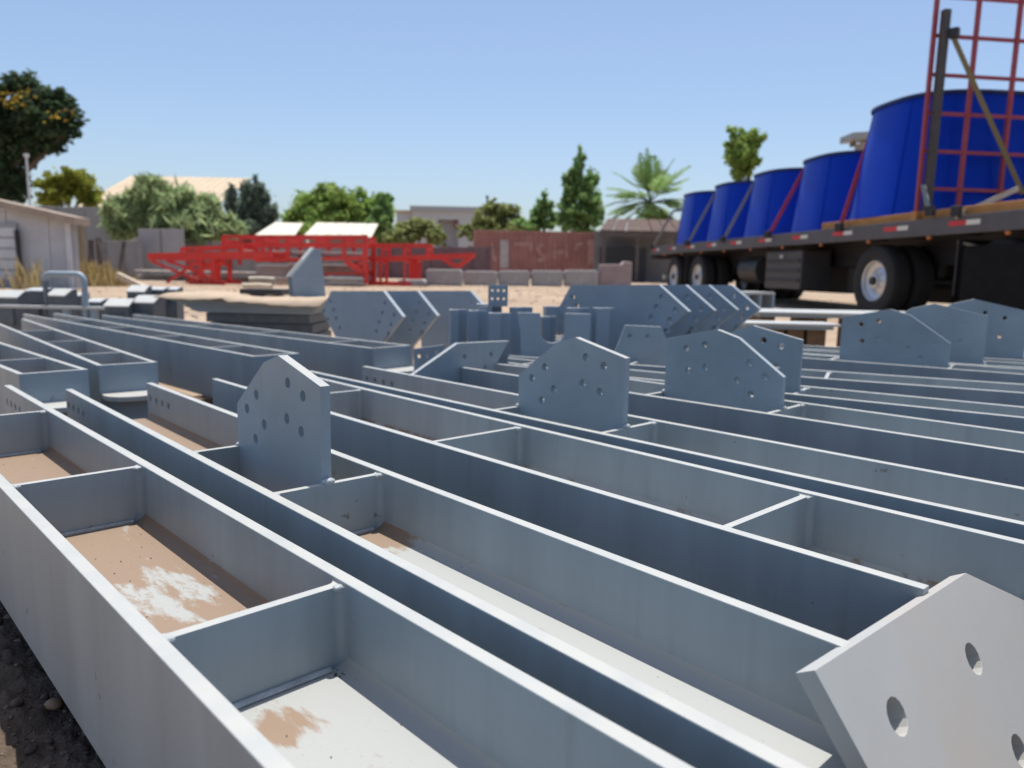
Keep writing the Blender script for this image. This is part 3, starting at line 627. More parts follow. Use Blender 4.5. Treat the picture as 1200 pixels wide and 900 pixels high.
o = MB().prism([(0, 0), (rb-ra, 0), (rb-ra, zt-zg+.06), ((rb-ra)*.75, zt-zg+.1), ((rb-ra)*.7, zt-zg), (0.02, zt-zg-.02)], 0, .6, lambda p, q, c: (p, c, q)).build('concrete_block', mat('pinkish_concrete', (0.33, 0.255, 0.245), .9, 0, .15, 3, .3, 30), bevel=.03, loc=lw(ra, 24.2, zg), rotz=-YAW)
tag(o, 'pinkish notched concrete block ending the row near the shelter', 'concrete block', 'concrete blocks in a row before the container')
# ================================================================== container
M_rust = mat('rusty_paint', (0.37, 0.165, 0.135), 0.75, 0, .2, 1.2, .2, 20, col2=(0.42, 0.25, 0.20), c2lo=.5, c2hi=.68)
M_faded = mat('faded_lettering', (0.44, 0.25, 0.21), 0.8, 0, .2, 4, 0, col2=(0.40, 0.18, 0.15), c2lo=.5, c2hi=.6)
d = 36; root, r0 = view_root('shipping_container', 632, d); tag(root, 'rusty dark red shipping container with faded pale lettering', 'container')
cw = rz(710, 300, d)[0]-rz(553, 300, d)[0]; zg = gz(d); ch = rz(632, 271, d)[1]-zg; x0 = -cw/2
prof = []; npan = 26; stp = (cw-.3)/npan
for k in range(npan):
    xa = x0+.15+k*stp; prof += [(xa, 0), (xa+stp*.35, 0), (xa+stp*.5, .045), (xa+stp*.85, .045)]
prof += [(x0+cw-.15, 0)]
pr = prof+[(x0+cw-.15, .1), (x0+.15, .1)]
MB().prism(pr, .16, ch-.12, lambda a, b, c: (a, b, c)).build('side_wall', M_rust, root)
MB().box(x0, x0+cw, -.03, 2.4, ch-.119, ch).build('roof_rail', M_rust, root); MB().box(x0, x0+cw, -.03, 2.4, 0, .159).build('bottom_rail', M_rust, root)
for xx in (x0, x0+cw-.148): MB().box(xx, xx+.148, -.03, .12, .1595, ch-.1195).build('corner_post', M_rust, root)
for xx in (x0, x0+cw-.05): MB().box(xx, xx+.05, .1205, 2.4, .1595, ch-.1195).build('end_wall', M_rust, root)
MB().box(x0+.0505, x0+cw-.0505, 2.3, 2.395, .1595, ch-.1195).build('side_wall', M_rust, root)
def strokes(segs, wpx, m=M_faded):
    for (xa, ya, xb, yb) in segs:
        A = rz(xa, ya, d); B = rz(xb, yb, d)
        MB().bar((A[0]-r0, -.008, A[1]-zg), (B[0]-r0, -.008, B[1]-zg), wpx*d/F, .012, up=(0, 1, 0)).build('lettering', m, root)
M_paleb = mat('pale_panel', (0.46, 0.40, 0.37), .8, 0, .15, 3, col2=(.3, .15, .12), c2lo=.55, c2hi=.7)
strokes([(591, 281, 591, 314)], 10, M_paleb); strokes([(692, 281, 692, 310)], 8)
strokes([(602, 286, 624, 286), (623, 287, 621, 294), (630, 288, 638, 286), (629, 290, 634, 298), (635, 298, 640, 303), (630, 305, 640, 304), (650, 286, 650, 303), (664, 286, 664, 303), (651, 295, 663, 295), (674, 287, 684, 285), (676, 288, 674, 293), (576, 286, 580, 306)], 4)
# ================================================================== trailer
R0, F0 = 3.7, 20.3; ZG = 0.10
tdir = lw(.126, -.992); TH = math.atan2(tdir.y, tdir.x)
tr = empty('flatbed_trailer', lw(R0, F0, ZG), TH); tag(tr, 'long dark flatbed trailer with red and white reflectors along its rail', 'trailer')
def tw_(x, y, z): return Matrix.Translation(lw(R0, F0, ZG)) @ Matrix.Rotation(TH, 4, 'Z') @ Vector((x, y, z))
M_chas = mat('chassis_paint', (0.022, 0.022, 0.025), .55, 0, .2, 4, .1, 30)
M_rail = mat('rail_paint', (0.075, 0.07, 0.075), .5, 0, .2, 5, .1, 30, col2=(.12, .07, .05), c2lo=.6, c2hi=.75)
M_tyre = mat('tyre_rubber', (0.018, 0.018, 0.019), .85, 0, .2, 20, .3, 60, lit_dust=(.035, .033, .03))
M_rim = mat('rim_metal', (0.55, 0.56, 0.58), .35, .6, .1, 9)
M_redr = mat('red_reflector', (0.55, 0.02, 0.03), .35, 0, .05, 4); M_whr = mat('white_reflector', (0.62, 0.62, 0.58), .35, 0, .05, 4)
M_amb = mat('amber_lens', (0.45, 0.14, 0.03), .3, 0, .05, 4)
DK = 1.25; LT = 15.4
npl = 13
for k in range(npl):
    y = .04+k*(2.44/npl); MB().box(.02, LT, y, y+2.44/npl-.008, DK-.05, DK-.002*(k % 2)).build('deck_board', mat('deck_wood', (.20, .12, .07), .85, 0, .25, 6, .2, 30), tr)
MB().box(0, LT, -.06, .038, DK-.19, DK+.015).build('side_rail', M_rail, tr, bevel=.006)
MB().box(0, LT, 2.482, 2.56, DK-.19, DK+.015).build('side_rail', M_rail, tr)
MB().box(-.06, -.002, -.06, 2.56, DK-.3, DK+.01).build('rear_beam', M_rail, tr)
for y in (.72, 1.66): MB().box(.1, LT, y, y+.12, .72, DK-.052).build('chassis_beam', M_chas, tr)
for k in range(16):
    MB().box(.4+k*.95, .5+k*.95, .04, 2.46, DK-.16, DK-.055).build('cross_member', M_chas, tr)
k = 0; x = .15
while x < 14.5:
    MB().box(x, x+.28, -.066, -.0605, DK-.10, DK-.045).build('reflector', M_redr, tr); MB().box(x+.285, x+.5, -.066, -.0605, DK-.10, DK-.045).build('reflector', M_whr, tr)
    MB().add([(x+.9+v.x*.04, -.045+v.y*.025, DK-.215+v.z*.025) for v in icv], icf).build('marker_light', M_amb, tr)
    x += 1.25
def wheel_meshes():
    fr = lambda x, y, z: (x, z, y)
    ty = MB().lathe([(.29, .02), (.33, .0), (.43, .0), (.475, .018), (.495, .05), (.5, .09), (.5, .20), (.495, .235), (.475, .262), (.43, .28), (.33, .28), (.29, .26)], 40, fr, True)
    # tread grooves
    rm = MB().lathe([(.289, .035), (.275, .02), (.262, .03), (.25, .075), (.19, .10), (.15, .085), (.10, .06), (.09, .03), (.05, .02), (.0, .02), (.0, .2), (.289, .2)], 32, fr, False)
    hb = MB().lathe([(.0, -.015), (.055, -.012), (.062, .01), (.062, .03)], 16, fr)
    return ty.mesh('tyre', M_tyre, 35), rm.mesh('rim', M_rim, 35), hb.mesh('hub_cap', M_chas, 35)
wt, wr, wh = wheel_meshes(); wr_shade = wr.copy(); wr_shade.materials.clear(); wr_shade.materials.append(M_chas)  # second rim painted dark for the front wheel lost in shade
nut = MB().lathe([(0, -.03), (.014, -.03), (.016, .01)], 6, lambda x, y, z: (x, z, y)).mesh('wheel_nut', M_rim)
for x in (1.5, 3.1, 9.82, 12.1):
    for y, flip in ((.04, False), (.37, False), (1.85, True), (2.18, True)):
        w_ = link('tyre', wt, tr, loc=(x, y, .5)); ri = link('rim', wr if x < 12 else wr_shade, w_)
        if y == .04 and x < 12:
            link('hub_cap', wh, w_)
            for q in range(8): link('wheel_nut', nut, w_, loc=(.125*math.cos(q*math.pi/4), .085, .125*math.sin(q*math.pi/4)))
    MB().tube([(x, .66, .5), (x, 1.84, .5)], .07, 10).build('axle', M_chas, tr, smooth=40)
    MB().box(x-.45, x+.45, .7, .8, .56, .72).build('spring', M_chas, tr); MB().box(x-.12, x+.12, .68, .88, .38, .555).build('spring_seat', M_chas, tr)
tb = MB().box(6.45, 7.75, .08, .6, .33, .98).build('tool_box', mat('toolbox_paint', (.05, .05, .056), .5, 0, .1, 5), tr, bevel=.02)
for z in (.46, .62, .78): MB().box(6.5, 7.7, .06, .079, z, z+.05).build('tool_box_rib', M_chas, tb)
MB().box(7.05, 7.15, .045, .079, .86, .91).build('latch', M_rim, tb)
MB().tube([(5.2, .35, .66), (6.0, .35, .66)], .26, 18).build('air_tank', M_chas, tr, smooth=40)
MB().box(13.3, 15.2, .3, 2.2, .55, 1.0).build('fifth_wheel_frame', M_chas, tr); MB().box(8.0, 9.6, .9, 1.6, .4, .72).build('spare_carrier', M_chas, tr)
MB().tube([(11.35, .12, .98), (12.1, .1, .83), (12.9, .12, .93), (13.8, .1, .86)], .018, 6).build('air_hose', mat('grey_hose', (.25, .23, .2), .7, 0, .1, 5), tr, smooth=40)
for x in (.0, .25): MB().box(-.08, -.061, .1+x, .3+x, DK-.24, DK-.14).build('tail_light', M_redr, tr)
MB().box(-.05, .05, .3, 2.2, .42, .54).build('rear_bumper', M_whr, tr); 
for y in (.6, 1.9): MB().box(-.02, .04, y, y+.08, .5405, .719).build('bumper_post', M_chas, tr)
MB().box(7.9, 9.2, 1.75, 2.3, .18, 1.0).build('far_tool_box', M_chas, tr); MB().box(3.9, 6.3, 1.8, 2.3, .25, 1.0).build('far_side_guard', M_chas, tr)
MB().box(11.62, 15.0, -.01, .028, .10, .92).build('shade_panel', mat('shade_black', (.012, .012, .013), .95, 0, .2, 6, 0, spec=.1), tr)  # black panel added for the deep shade around the front wheel
for x in (2.35, 11.45): MB().box(x-.02, x+.0, .05, .68, .35, 1.0).build('mud_flap', M_chas, tr)
# timbers under the big tub
M_ply = mat('orange_timber', (.42, .20, .06), .8, 0, .2, 5, .2, 20)
for k, (y, lab) in enumerate(((.05, 'near'), (.8, 'second'), (1.6, 'third'), (2.3, 'far'))):
    o = MB().box(8.35, 14.6, y, y+.12, .001, .11).build('deck_timber', M_ply, bevel=.006, loc=tw_(0, 0, DK+.016), rotz=TH)
    tag(o, f'{lab} orange timber runner along the trailer deck under the big tub', 'timber', 'orange timber runners on the trailer deck')
# tubs
M_blue = mat('blue_gelcoat', (0.0012, 0.036, 0.42), .34, 0, .06, 1.5, 0.01, 8, spec=.13); M_bdark = mat('blue_rim', (.006, .014, .09), .45, 0, .1, 4)
def sup(a, rx, ry, n=2.9):
    c, s = math.cos(a), math.sin(a); return (rx*math.copysign(abs(c)**(2/n), c), ry*math.copysign(abs(s)**(2/n), s))
def tub(label, xc, yc, rx, ry, H, k, zb):
    root = empty('blue_tub', tw_(xc, yc, zb), TH); tag(root, label, 'tub', 'blue tubs carried on the trailer')
    seg = 72
    def ringpts(f, z): return [(*sup(2*math.pi*i/seg, rx*f, ry*f), z) for i in range(seg)]
    lev = [(1.0, 0), (1.0-(1-k)*.5, H*.5), (k, H), (k-.015, H), (1.0-(1-k)*.5-.015, H*.5), (.985, .02)]
    vs = [p for f, z in lev for p in ringpts(f, z)]; fs = []
    for i in range(len(lev)):
        i2 = (i+1) % len(lev)
        for j in range(seg): j2 = (j+1) % seg; fs.append((i*seg+j, i*seg+j2, i2*seg+j2, i2*seg+j))
    MB().add(vs, fs).build('shell', M_blue, root, smooth=40)
    lev = [(k+.004, H-.035), (k+.03, H-.03), (k+.03, H+.012), (k-.02, H+.012), (k-.02, H+.002), (k+.004, H+.002)]
    vs = [p for f, z in lev for p in ringpts(f, z)]; fs = []
    for i in range(len(lev)):
        i2 = (i+1) % len(lev)
        for j in range(seg): j2 = (j+1) % seg; fs.append((i*seg+j, i*seg+j2, i2*seg+j2, i2*seg+j))
    MB().add(vs, fs).build('rim', M_bdark, root, smooth=40)
    for a in (-2.45, -1.95, -1.2, -.5, .35):              # moulded seams up the side
        i = int((a % (2*math.pi))/(2*math.pi)*seg); q = []
        for f, z in ((1.004, .02), (k+.004, H-.04)):
            x_, y_ = sup(2*math.pi*i/seg, rx*f, ry*f); q.append((x_, y_, z))
        MB().bar(q[0], q[1], .014, .014).build('seam', M_blue, root)
    MB().add(ringpts(.97, .05), [tuple(range(seg))]).build('floor', M_bdark, root)
    return root
zb = DK+.017
tub('big blue tapered tub behind the red rack, largest on the trailer', 9.56, 1.28, 1.05, 1.24, 1.56, .83, zb+.112)
tub('blue tub next to the big one on the trailer', 7.5, 1.28, .98, 1.1, 1.24, .865, zb); tub('middle blue tub on the trailer', 5.5, 1.28, .96, 1.08, 1.24, .865, zb)
tub('fourth blue tub from the red rack on the trailer', 3.52, 1.28, .96, 1.08, 1.24, .865, zb); tub('blue tub over the rear wheels at the trailer tail', 1.5, 1.28, .96, 1.08, 1.24, .865, zb)
# straps
M_strr = mat('red_webbing', (.42, .05, .06), .8, 0, .1, 20); M_strg = mat('grey_webbing', (.22, .23, .21), .8, 0, .1, 20); M_olive = mat('olive_webbing', (.19, .16, .07), .8, 0, .1, 20)
def strap(label, pts, m, group='load straps over the tubs'):
    root = empty('load_strap', tw_(*pts[0]), 0); tag(root, label, 'strap', group); o0 = tw_(*pts[0])
    for a, b in zip(pts, pts[1:]):
        A, B = tw_(*a)-o0, tw_(*b)-o0; MB().bar(A, B, .06, .012, up=tuple(lw(0, 1))).build('webbing', m, root)
    c = Vector((0, 0, .04)); MB().box(-.05, .05, -.05, .05, .0, .12).build('ratchet', M_chas, root, bevel=.01)
    return root
zr = DK+.02
strap('red strap rising to the rim of the big tub', [(9.1, -.09, zr-.06), (8.95, .45, zr+1.66), (8.97, .6, zr+1.70), (8.95, 1.9, zr+1.71)], M_strr)
strap('red strap between the tub beside the big one and the middle tub', [(6.8, -.09, zr-.06), (6.82, .55, zr+1.25), (6.8, 2.0, zr+1.28)], M_strr)
strap('grey strap between the middle and fourth tubs', [(4.8, -.09, zr-.06), (4.82, .55, zr+1.25), (4.8, 2.0, zr+1.28)], M_strg)
strap('grey strap between the fourth and rear tubs', [(2.75, -.09, zr-.06), (2.82, .55, zr+1.25), (2.8, 2.0, zr+1.28)], M_strg)
strap('pale strap slanting down behind the rear tub', [(.1, -.09, zr-.06), (.52, .3, zr+.9), (.55, 2.2, zr+1.25)], M_strg)
# headboard rack
M_rack = mat('rack_paint', (.30, .045, .06), .55, 0, .15, 5, 0, lit_dust=(.5, .24, .2))
rk = empty('headboard_rack', tw_(10.66, .0, DK+.016), TH); tag(rk, 'tall red mesh headboard rack in front of the big blue tub', 'rack')
for k in range(5): MB().bar((0, .03+k*.56, .112), (0, .03+k*.56, 4.2), .045).build('upright', M_rack, rk)
for k in range(9): MB().bar((.0, .03, .40+k*.455), (.0, 2.27, .40+k*.455), .035, .04).build('cross_bar', M_rack, rk)
MB().box(-.03, .08, -.03, 2.3, 0.0, .1115).build('foot_beam', M_ply, rk)
MB().box(.03, .11, .07, .16, .0, 2.5).build('side_post', mat('dark_post', (.06, .055, .05), .6, 0, .2, 5), rk, bevel=.006)
strap('olive strap slanting across the red headboard rack', [(10.8, .2, zr+2.15), (10.86, 1.3, zr+.35)], M_olive, None)
strap('grey strap from the foot of the dark rack post to its ratchet', [(11.1, -.1, zr+.02), (10.78, .0, zr+.42)], M_strg, None)
strap('cream strap hooked to the rail below the red rack', [(11.55, -.1, zr-.02), (11.25, .9, zr+.36)], mat('cream_webbing', (.5, .45, .34), .8), None)
# pale tank behind the rack, and an eave behind the tubs
d = 15.5; r0, zt = rz(1262, 130, d); zg = gz(d)
root = empty('white_tank', lw(r0, d, zg), -YAW); tag(root, 'white round tank just showing past the big blue tub', 'tank')
MB().lathe([(0, 0), (1.2, 0), (1.22, 2.5), (1.16, zt-zg-.2), (.9, zt-zg), (0, zt-zg+.1)], 40).build('shell', mat('white_poly', (.62, .63, .64), .5, 0, .05, 3), root, smooth=50)
MB().lathe([(1.22, 2.3), (1.26, 2.32), (1.26, 2.4), (1.22, 2.42)], 40).build('band', M_chas, root)
d = 27; root, r0 = view_root('far_shed', 1090, d); tag(root, 'far shed with a flat grey eave showing between the tubs', 'shed'); zg = gz(d)
zt = rz(1000, 158, d)[1]-zg; xl = rz(993, 160, d)[0]-r0
MB().prism([(xl, zt-.22), (-xl, zt+.4), (-xl, zt+.6), (xl, zt)], -.4, .6, lambda a, b, c: (a, c, b)).build('roof', mat('grey_tin', (.32, .33, .33), .6, 0, .1, 2), root)
MB().prism([(xl+.5, 0), (-xl-.5, 0), (-xl-.5, zt+.2), (xl+.5, zt-.25)], 0, .5, lambda a, b, c: (a, c, b)).build('wall', M_conc, root)
for k in range(5): MB().box(xl+.1+k*.7, xl+.2+k*.7, -.3, 0, zt-.42+k*.12, zt-.26+k*.12).build('rafter', M_tim, root)

mb = MB()
for k in range(1500):
    rr, dd = rnd.uniform(-9, 7), rnd.uniform(5.5, 24); q = lw(rr, dd, gz(dd)); stone(mb, q.x, q.y, q.z+.004, rnd.uniform(.008, .035))
o = mb.build('yard_gravel', mat('yard_stone', (.33, .27, .21), .9, 0, .2, 5, island=.4)); o['kind'] = 'stuff'; tag(o, 'loose stones scattered over the open tan yard', 'gravel')
# ================================================================== buildings and walls
M_tin = mat('painted_tin', (.56, .56, .58), .6, 0, .12, 1.5, 0, col2=(.36, .33, .31), c2lo=.55, c2hi=.8); M_tin2 = mat('grey_sheet', (.33, .335, .35), .65, 0, .15, 1.2, 0)
M_wall = mat('wall_panel', (.27, .255, .245), .9, 0, .15, 1.2, .3, 20, col2=(.19, .175, .165), c2lo=.5, c2hi=.7)
M_brown = mat('brown_eave', (.34, .27, .21), .8, 0, .2, 3)
d = 15; root, r0 = view_root('tin_shed', 40, d); tag(root, 'pale grey tin shed with a sloping brown eave', 'shed'); zg = gz(d)
def LX(px, py=300): return rz(px, py, d)[0]-r0
def LZ(px, py): return rz(px, py, d)[1]-zg
xl, xr = LX(-160), LX(84); zl, zr_ = LZ(-160, 205), LZ(84, 258)
npn = 10
for k in range(npn):
    xa = xl+(xr-xl)*k/npn; xb = xl+(xr-xl)*(k+1)/npn-.012; za = zl+(zr_-zl)*(xa-xl)/(xr-xl); zb_ = zl+(zr_-zl)*(xb-xl)/(xr-xl)
    for q in range(7):
        xr_ = xa+(xb-xa)*(q+.5)/7; zq = zl+(zr_-zl)*(xr_-xl)/(xr-xl); MB().box(xr_-.02, xr_+.02, -.018+.02*(k % 2), .02*(k % 2)-.0005, .02, zq-.1).build('corrugation', M_tin, root)
    yy = .02*(k % 2); MB().prism([(xa, .0), (xb, .0), (xb, zb_-.06), (xa, za-.06)], yy, yy+.04, lambda a, b, c: (a, c, b)).build('wall_panel', M_tin, root)
MB().prism([(xl-.2, zl+.02), (LX(98), LZ(98, 264)), (LX(98), LZ(98, 264)+.14), (xl-.2, zl+.18)], -.25, .3, lambda a, b, c: (a, c, b)).build('roof', M_brown, root)
MB().box(xr-.04, xr+.0, .07, .25, 0, zr_-.1).build('side_wall', M_tin2, root)
MB().box(LX(80), LX(85), -.06, .0, 0, zr_-.07).build('corner_trim', M_tin, root)
dr_ = MB().box(LX(-35), LX(24), -.06, -.005, 0, LZ(0, 262)).build('shutter_door', M_tin2, root)
for k in range(9):
    z = .15+k*.21
    if z+.17 < LZ(0, 262): MB().box(LX(-34), LX(23), -.075, -.061, z, z+.17).build('door_slat', M_tin, dr_)
MB().tube([(LX(27), -.1, 0), (LX(25), -.1, LZ(25, 270))], .04, 8).build('downpipe', M_chas, root, smooth=40)
# dry weeds before it
M_straw = mat('dry_straw', (.48, .38, .19), .9, 0, .2, 10, island=.4)
def tuft(label, px, d, h, w, n, m=M_straw, name='dry_weed'):
    root, r0 = view_root(name, px, d); tag(root, label, 'weeds'); mb = MB()
    for k in range(n):
        x, y = rnd.gauss(0, w), rnd.gauss(0, w*.6); a = rnd.uniform(0, 6.28); hh = h*rnd.uniform(.4, 1); lx_, ly_ = math.cos(a)*hh*.3, math.sin(a)*hh*.3; q = .012+.01*rnd.random()
        mb.add([(x-q, y, 0), (x+q, y, 0), (x+lx_*.5+q, y+ly_*.5, hh*.6), (x+lx_, y+ly_, hh), (x+lx_*.5-q, y+ly_*.5, hh*.6)], [(0, 1, 2, 3, 4)])
    mb.build('blades', m, root); root.children[0]['kind'] = 'stuff'
tuft('tall dry weeds in front of the tin shed wall', 30, 14.3, .7, .2, 40)
tuft('golden straw tuft beside the tin shed corner', 106, 16.5, .62, .22, 320); tuft('smaller golden straw tuft before the wall', 136, 17, .4, .16, 200)
# wall of grey panels behind, posts and lumber
def panel_wall(label, px0, px1, pt0, pt1, d, n, m, name='boundary_wall', cat='wall', rot=0, coping=True, seams=True):
    root, r0 = view_root(name, (px0+px1)/2, d, dr=rot); tag(root, label, cat); zg = gz(d)
    for k in range(n):
        a = px0+(px1-px0)*k/n; b = px0+(px1-px0)*(k+1)/n; pt = pt0+(pt1-pt0)*k/max(1, n-1)
        xa = rz(a, 300, d)[0]-r0; xb = rz(b, 300, d)[0]-r0; h = rz(a, pt, d)[1]-zg
        MB().box(xa, xb-.03, .02*(k % 2), .15, 0, h).build('panel', m, root, bevel=.01)
        if seams: MB().box(xb-.08, xb+.05, -.06, -.001, 0, h+.05).build('post', m, root)
    return root
panel_wall('tall plain grey wall behind the tin shed, below the tan roof', 36, 136, 241, 243, 27, 3, M_tin2, seams=False)
panel_wall('low concrete panel wall under the leafy bush', 100, 165, 284, 282, 24, 3, M_wall)
panel_wall('paler high panel pair between the bush and red frame', 163, 216, 268, 268, 24.5, 2, mat('pale_wall', (.36, .34, .33), .9, 0, .1, 1.2, .2, 20), seams=False)
panel_wall('long concrete panel wall behind the red frames', 216, 440, 283, 286, 25.5, 8, M_wall)
panel_wall('dark plum brick wall beyond the red boom', 430, 575, 290, 289, 31, 6, mat('plum_brick', (.17, .105, .11), .9, 0, .2, 3, .3, 20))
M_lum = mat('weathered_boards', (.11, .09, .08), .9, 0, .35, 4, .3, 20)
for k in range(5):
    a = 101+k*9; o = MB().bar((0, 0, 0), (rnd.uniform(-.3, .3), .1, 1.25+.2*rnd.random()), .13, .1).build('leaning_board', M_lum, loc=rzroot(a, 338, 21)-Vector((0, 0, max(0, rzroot(a, 338, 21).z-gz(21)))), rotz=-YAW)
    tag(o, ['weathered board leaning at the tin shed corner', 'weathered board leaning second from the shed corner', 'weathered board leaning in the middle of its row', 'weathered board leaning fourth from the shed corner', 'weathered board leaning nearest the concrete pile'][k], 'board', 'weathered boards leaning on the wall')
o = MB().bar((0, 0, 0), (0, 0, 1.6), .12).build('timber_post', mat('yellow_timber', (.24, .19, .11), .8), loc=rzroot(98, 322, 18.5)-Vector((0, 0, rzroot(98, 322, 18.5).z-gz(18.5))), rotz=-YAW); tag(o, 'yellowish timber post beside the tin shed', 'post')
# tan-roofed house
M_tan = mat('tan_roof_sheet', (.52, .41, .28), .8, 0, .1, .8, .1, 5)
d = 45; root, r0 = view_root('house', 178, d); tag(root, 'house with a broad low tan roof behind the bush', 'house'); zg = gz(d)
xa, xb = rz(104, 240, d)[0]-r0, rz(250, 240, d)[0]-r0; ze = rz(178, 246, d)[1]-zg; zr2 = rz(178, 208, d+6)[1]-zg
MB().box(xa+.3, xb-.3, 0, 8, 0, ze).build('wall', mat('cream_wall', (.5, .45, .38), .9), root)
nr = 16
for k in range(nr):
    ya = xa-.4+(xb-xa+.6)*k/nr; yb = xa-.4+(xb-xa+.6)*(k+1)/nr-.03
    MB().add([(ya, -.6, ze), (yb, -.6, ze), (yb, 6, zr2+.1*math.sin(k)*.2), (ya, 6, zr2), (ya, -.6, ze+.08), (yb, -.6, ze+.08), (yb, 6, zr2+.08), (ya, 6, zr2+.08)], [(0, 3, 2, 1), (4, 5, 6, 7), (0, 1, 5, 4), (1, 2, 6, 5), (2, 3, 7, 6), (3, 0, 4, 7)]).build('roof_sheet', M_tan, root)
# cream low roofs
M_crm = mat('cream_roof', (.62, .58, .46), .7, 0, .06, 1, 0)
for (a, b, y0, y1, lab, sl_) in ((298, 345, 258, 277, 'small cream tin roof with slanted edge above the red rack', 6), (354, 435, 258, 279, 'wide cream tin roof above the red rack', 2)):
    d = 33; root, r0 = view_root('low_roof_shed', (a+b)/2, d); tag(root, lab, 'shed', 'cream roofed sheds behind the red frames'); zg = gz(d)
    xa, xb = rz(a, 270, d)[0]-r0, rz(b, 270, d)[0]-r0; z0 = rz(a, y1, d)[1]-zg; z1 = rz(a, y0, d)[1]-zg; of = sl_*d/F
    n = 6
    for k in range(n):
        u0, u1 = k/n, (k+1)/n-.008
        def cr_(u, t): return (xa+(xb-xa)*u+of*t*(1-2*u)*.9, 2.2*t, z0+(z1-z0)*t)
        q = [cr_(u0, 0), cr_(u1, 0), cr_(u1, 1), cr_(u0, 1)]
        MB().add(q+[(x, y, z+.05) for x, y, z in q], [(0, 3, 2, 1), (4, 5, 6, 7), (0, 1, 5, 4), (1, 2, 6, 5), (2, 3, 7, 6), (3, 0, 4, 7)]).build('roof_sheet', M_crm, root)
    MB().box(xa+.2, xb-.2, .3, 2.6, 0, z0-.02).build('wall', M_wall, root)
# white building
d = 56; root, r0 = view_root('white_building', 515, d); tag(root, 'flat-roofed whitish building with a wide shaded opening', 'building'); zg = gz(d)
def bx(px, py): q = rz(px, py, d); return q[0]-r0, q[1]-zg
M_bw = mat('white_render', (.52, .51, .50), .85, 0, .05, .6); M_bg = mat('grey_render', (.40, .40, .41), .85, 0, .05, .6)
x0, zt = bx(463, 249); x1, _ = bx(483, 249); MB().box(x0, x1, .6, 8, 0, zt).build('wing_wall', M_bw, root); MB().box(x0-.1, x1, .5, 8, zt, zt+.22).build('wing_fascia', M_tan, root)
x0, zt = bx(483.2, 247); x1, _ = bx(575, 247); wx0, wz1 = bx(513, 257); wx1, wz0 = bx(537, 282)
MB().box(x0, wx0, 0, 8, 0, zt).build('wall', M_bw, root); MB().box(wx1, x1, 0, 8, 0, zt).build('wall', M_bw, root); MB().box(wx0, wx1, 0, 8, wz1, zt-.001).build('lintel', M_bw, root)
MB().box(x0-.15, x1+.1, -.2, 8, zt+.001, zt+.35).build('parapet', M_bg, root)
MB().box(wx0, wx1, .8, 1, 0, wz1-.01).build('roller_door', M_bg, root); MB().box(wx1-.35, wx1-.01, -.03, .78, wz0+1.0, wz1-.01).build('jamb', mat('maroon', (.16, .06, .07), .8), root)
# brown-roofed open shelter
M_brt = mat('rusty_roof', (.085, .05, .04), .85, 0, .25, 1.5, .2, 10)
d = 32; root, r0 = view_root('open_shelter', 745, d); tag(root, 'open shelter with a rusty brown roof beyond the trailer tail', 'shelter'); zg = gz(d)
pts = [(703, 271), (722, 251), (800, 249), (800, 268)]
o_ = [bx(*q) for q in pts]
n = 8
zt0 = o_[0][1]; zt1 = o_[1][1]; xa = o_[0][0]; xb = o_[2][0]+1
for k in range(n):
    u0, u1 = k/n, (k+1)/n-.01
    def sh_(u, t): return (xa+(xb-xa)*u+.7*t*(1-u), 3.2*t, zt0+(zt1-zt0)*t)
    q = [sh_(u0, 0), sh_(u1, 0), sh_(u1, 1), sh_(u0, 1)]
    MB().add(q+[(x, y, z+.05) for x, y, z in q], [(0, 3, 2, 1), (4, 5, 6, 7), (0, 1, 5, 4), (1, 2, 6, 5), (2, 3, 7, 6), (3, 0, 4, 7)]).build('roof_sheet', M_brt, root)
MB().bar((xa, 0, zt0-.12), (xb, 0, zt0-.12), .14).build('eave_beam', M_lum, root)
for xx in (xa+.2, xa+1.6, xa+3.2, xb-.2): MB().bar((xx, .0, 0), (xx, 0, zt0-.2), .12).build('post', M_lum, root)
MB().box(xa+.1, xb, 3.0, 3.15, 0, zt0+.2).build('back_wall', M_wall, root); MB().box(xa+.3, xa+2.2, 1.2, 2.6, 0, 1.5).build('stored_crate', M_dark, root)
# poles
for (px, pt, pb, d, r, lab, m) in ((31, 184, 242, 19, .028, 'slim white pole rising behind the tin shed', M_whr), (571, 231, 275, 46, .06, 'thin dark mast among the trees behind the container', M_lum)):
    q = rz(px, pt, d); root = empty('pole', lw(q[0], d, gz(d)), -YAW); tag(root, lab, 'pole')
    MB().tube([(0, 0, 0), (0, 0, q[1]-gz(d))], r, 8).build('shaft', m, root, smooth=40); MB().box(-r*1.6, r*1.6, -r*1.6, r*1.6, q[1]-gz(d), q[1]-gz(d)+.08).build('cap', m, root)
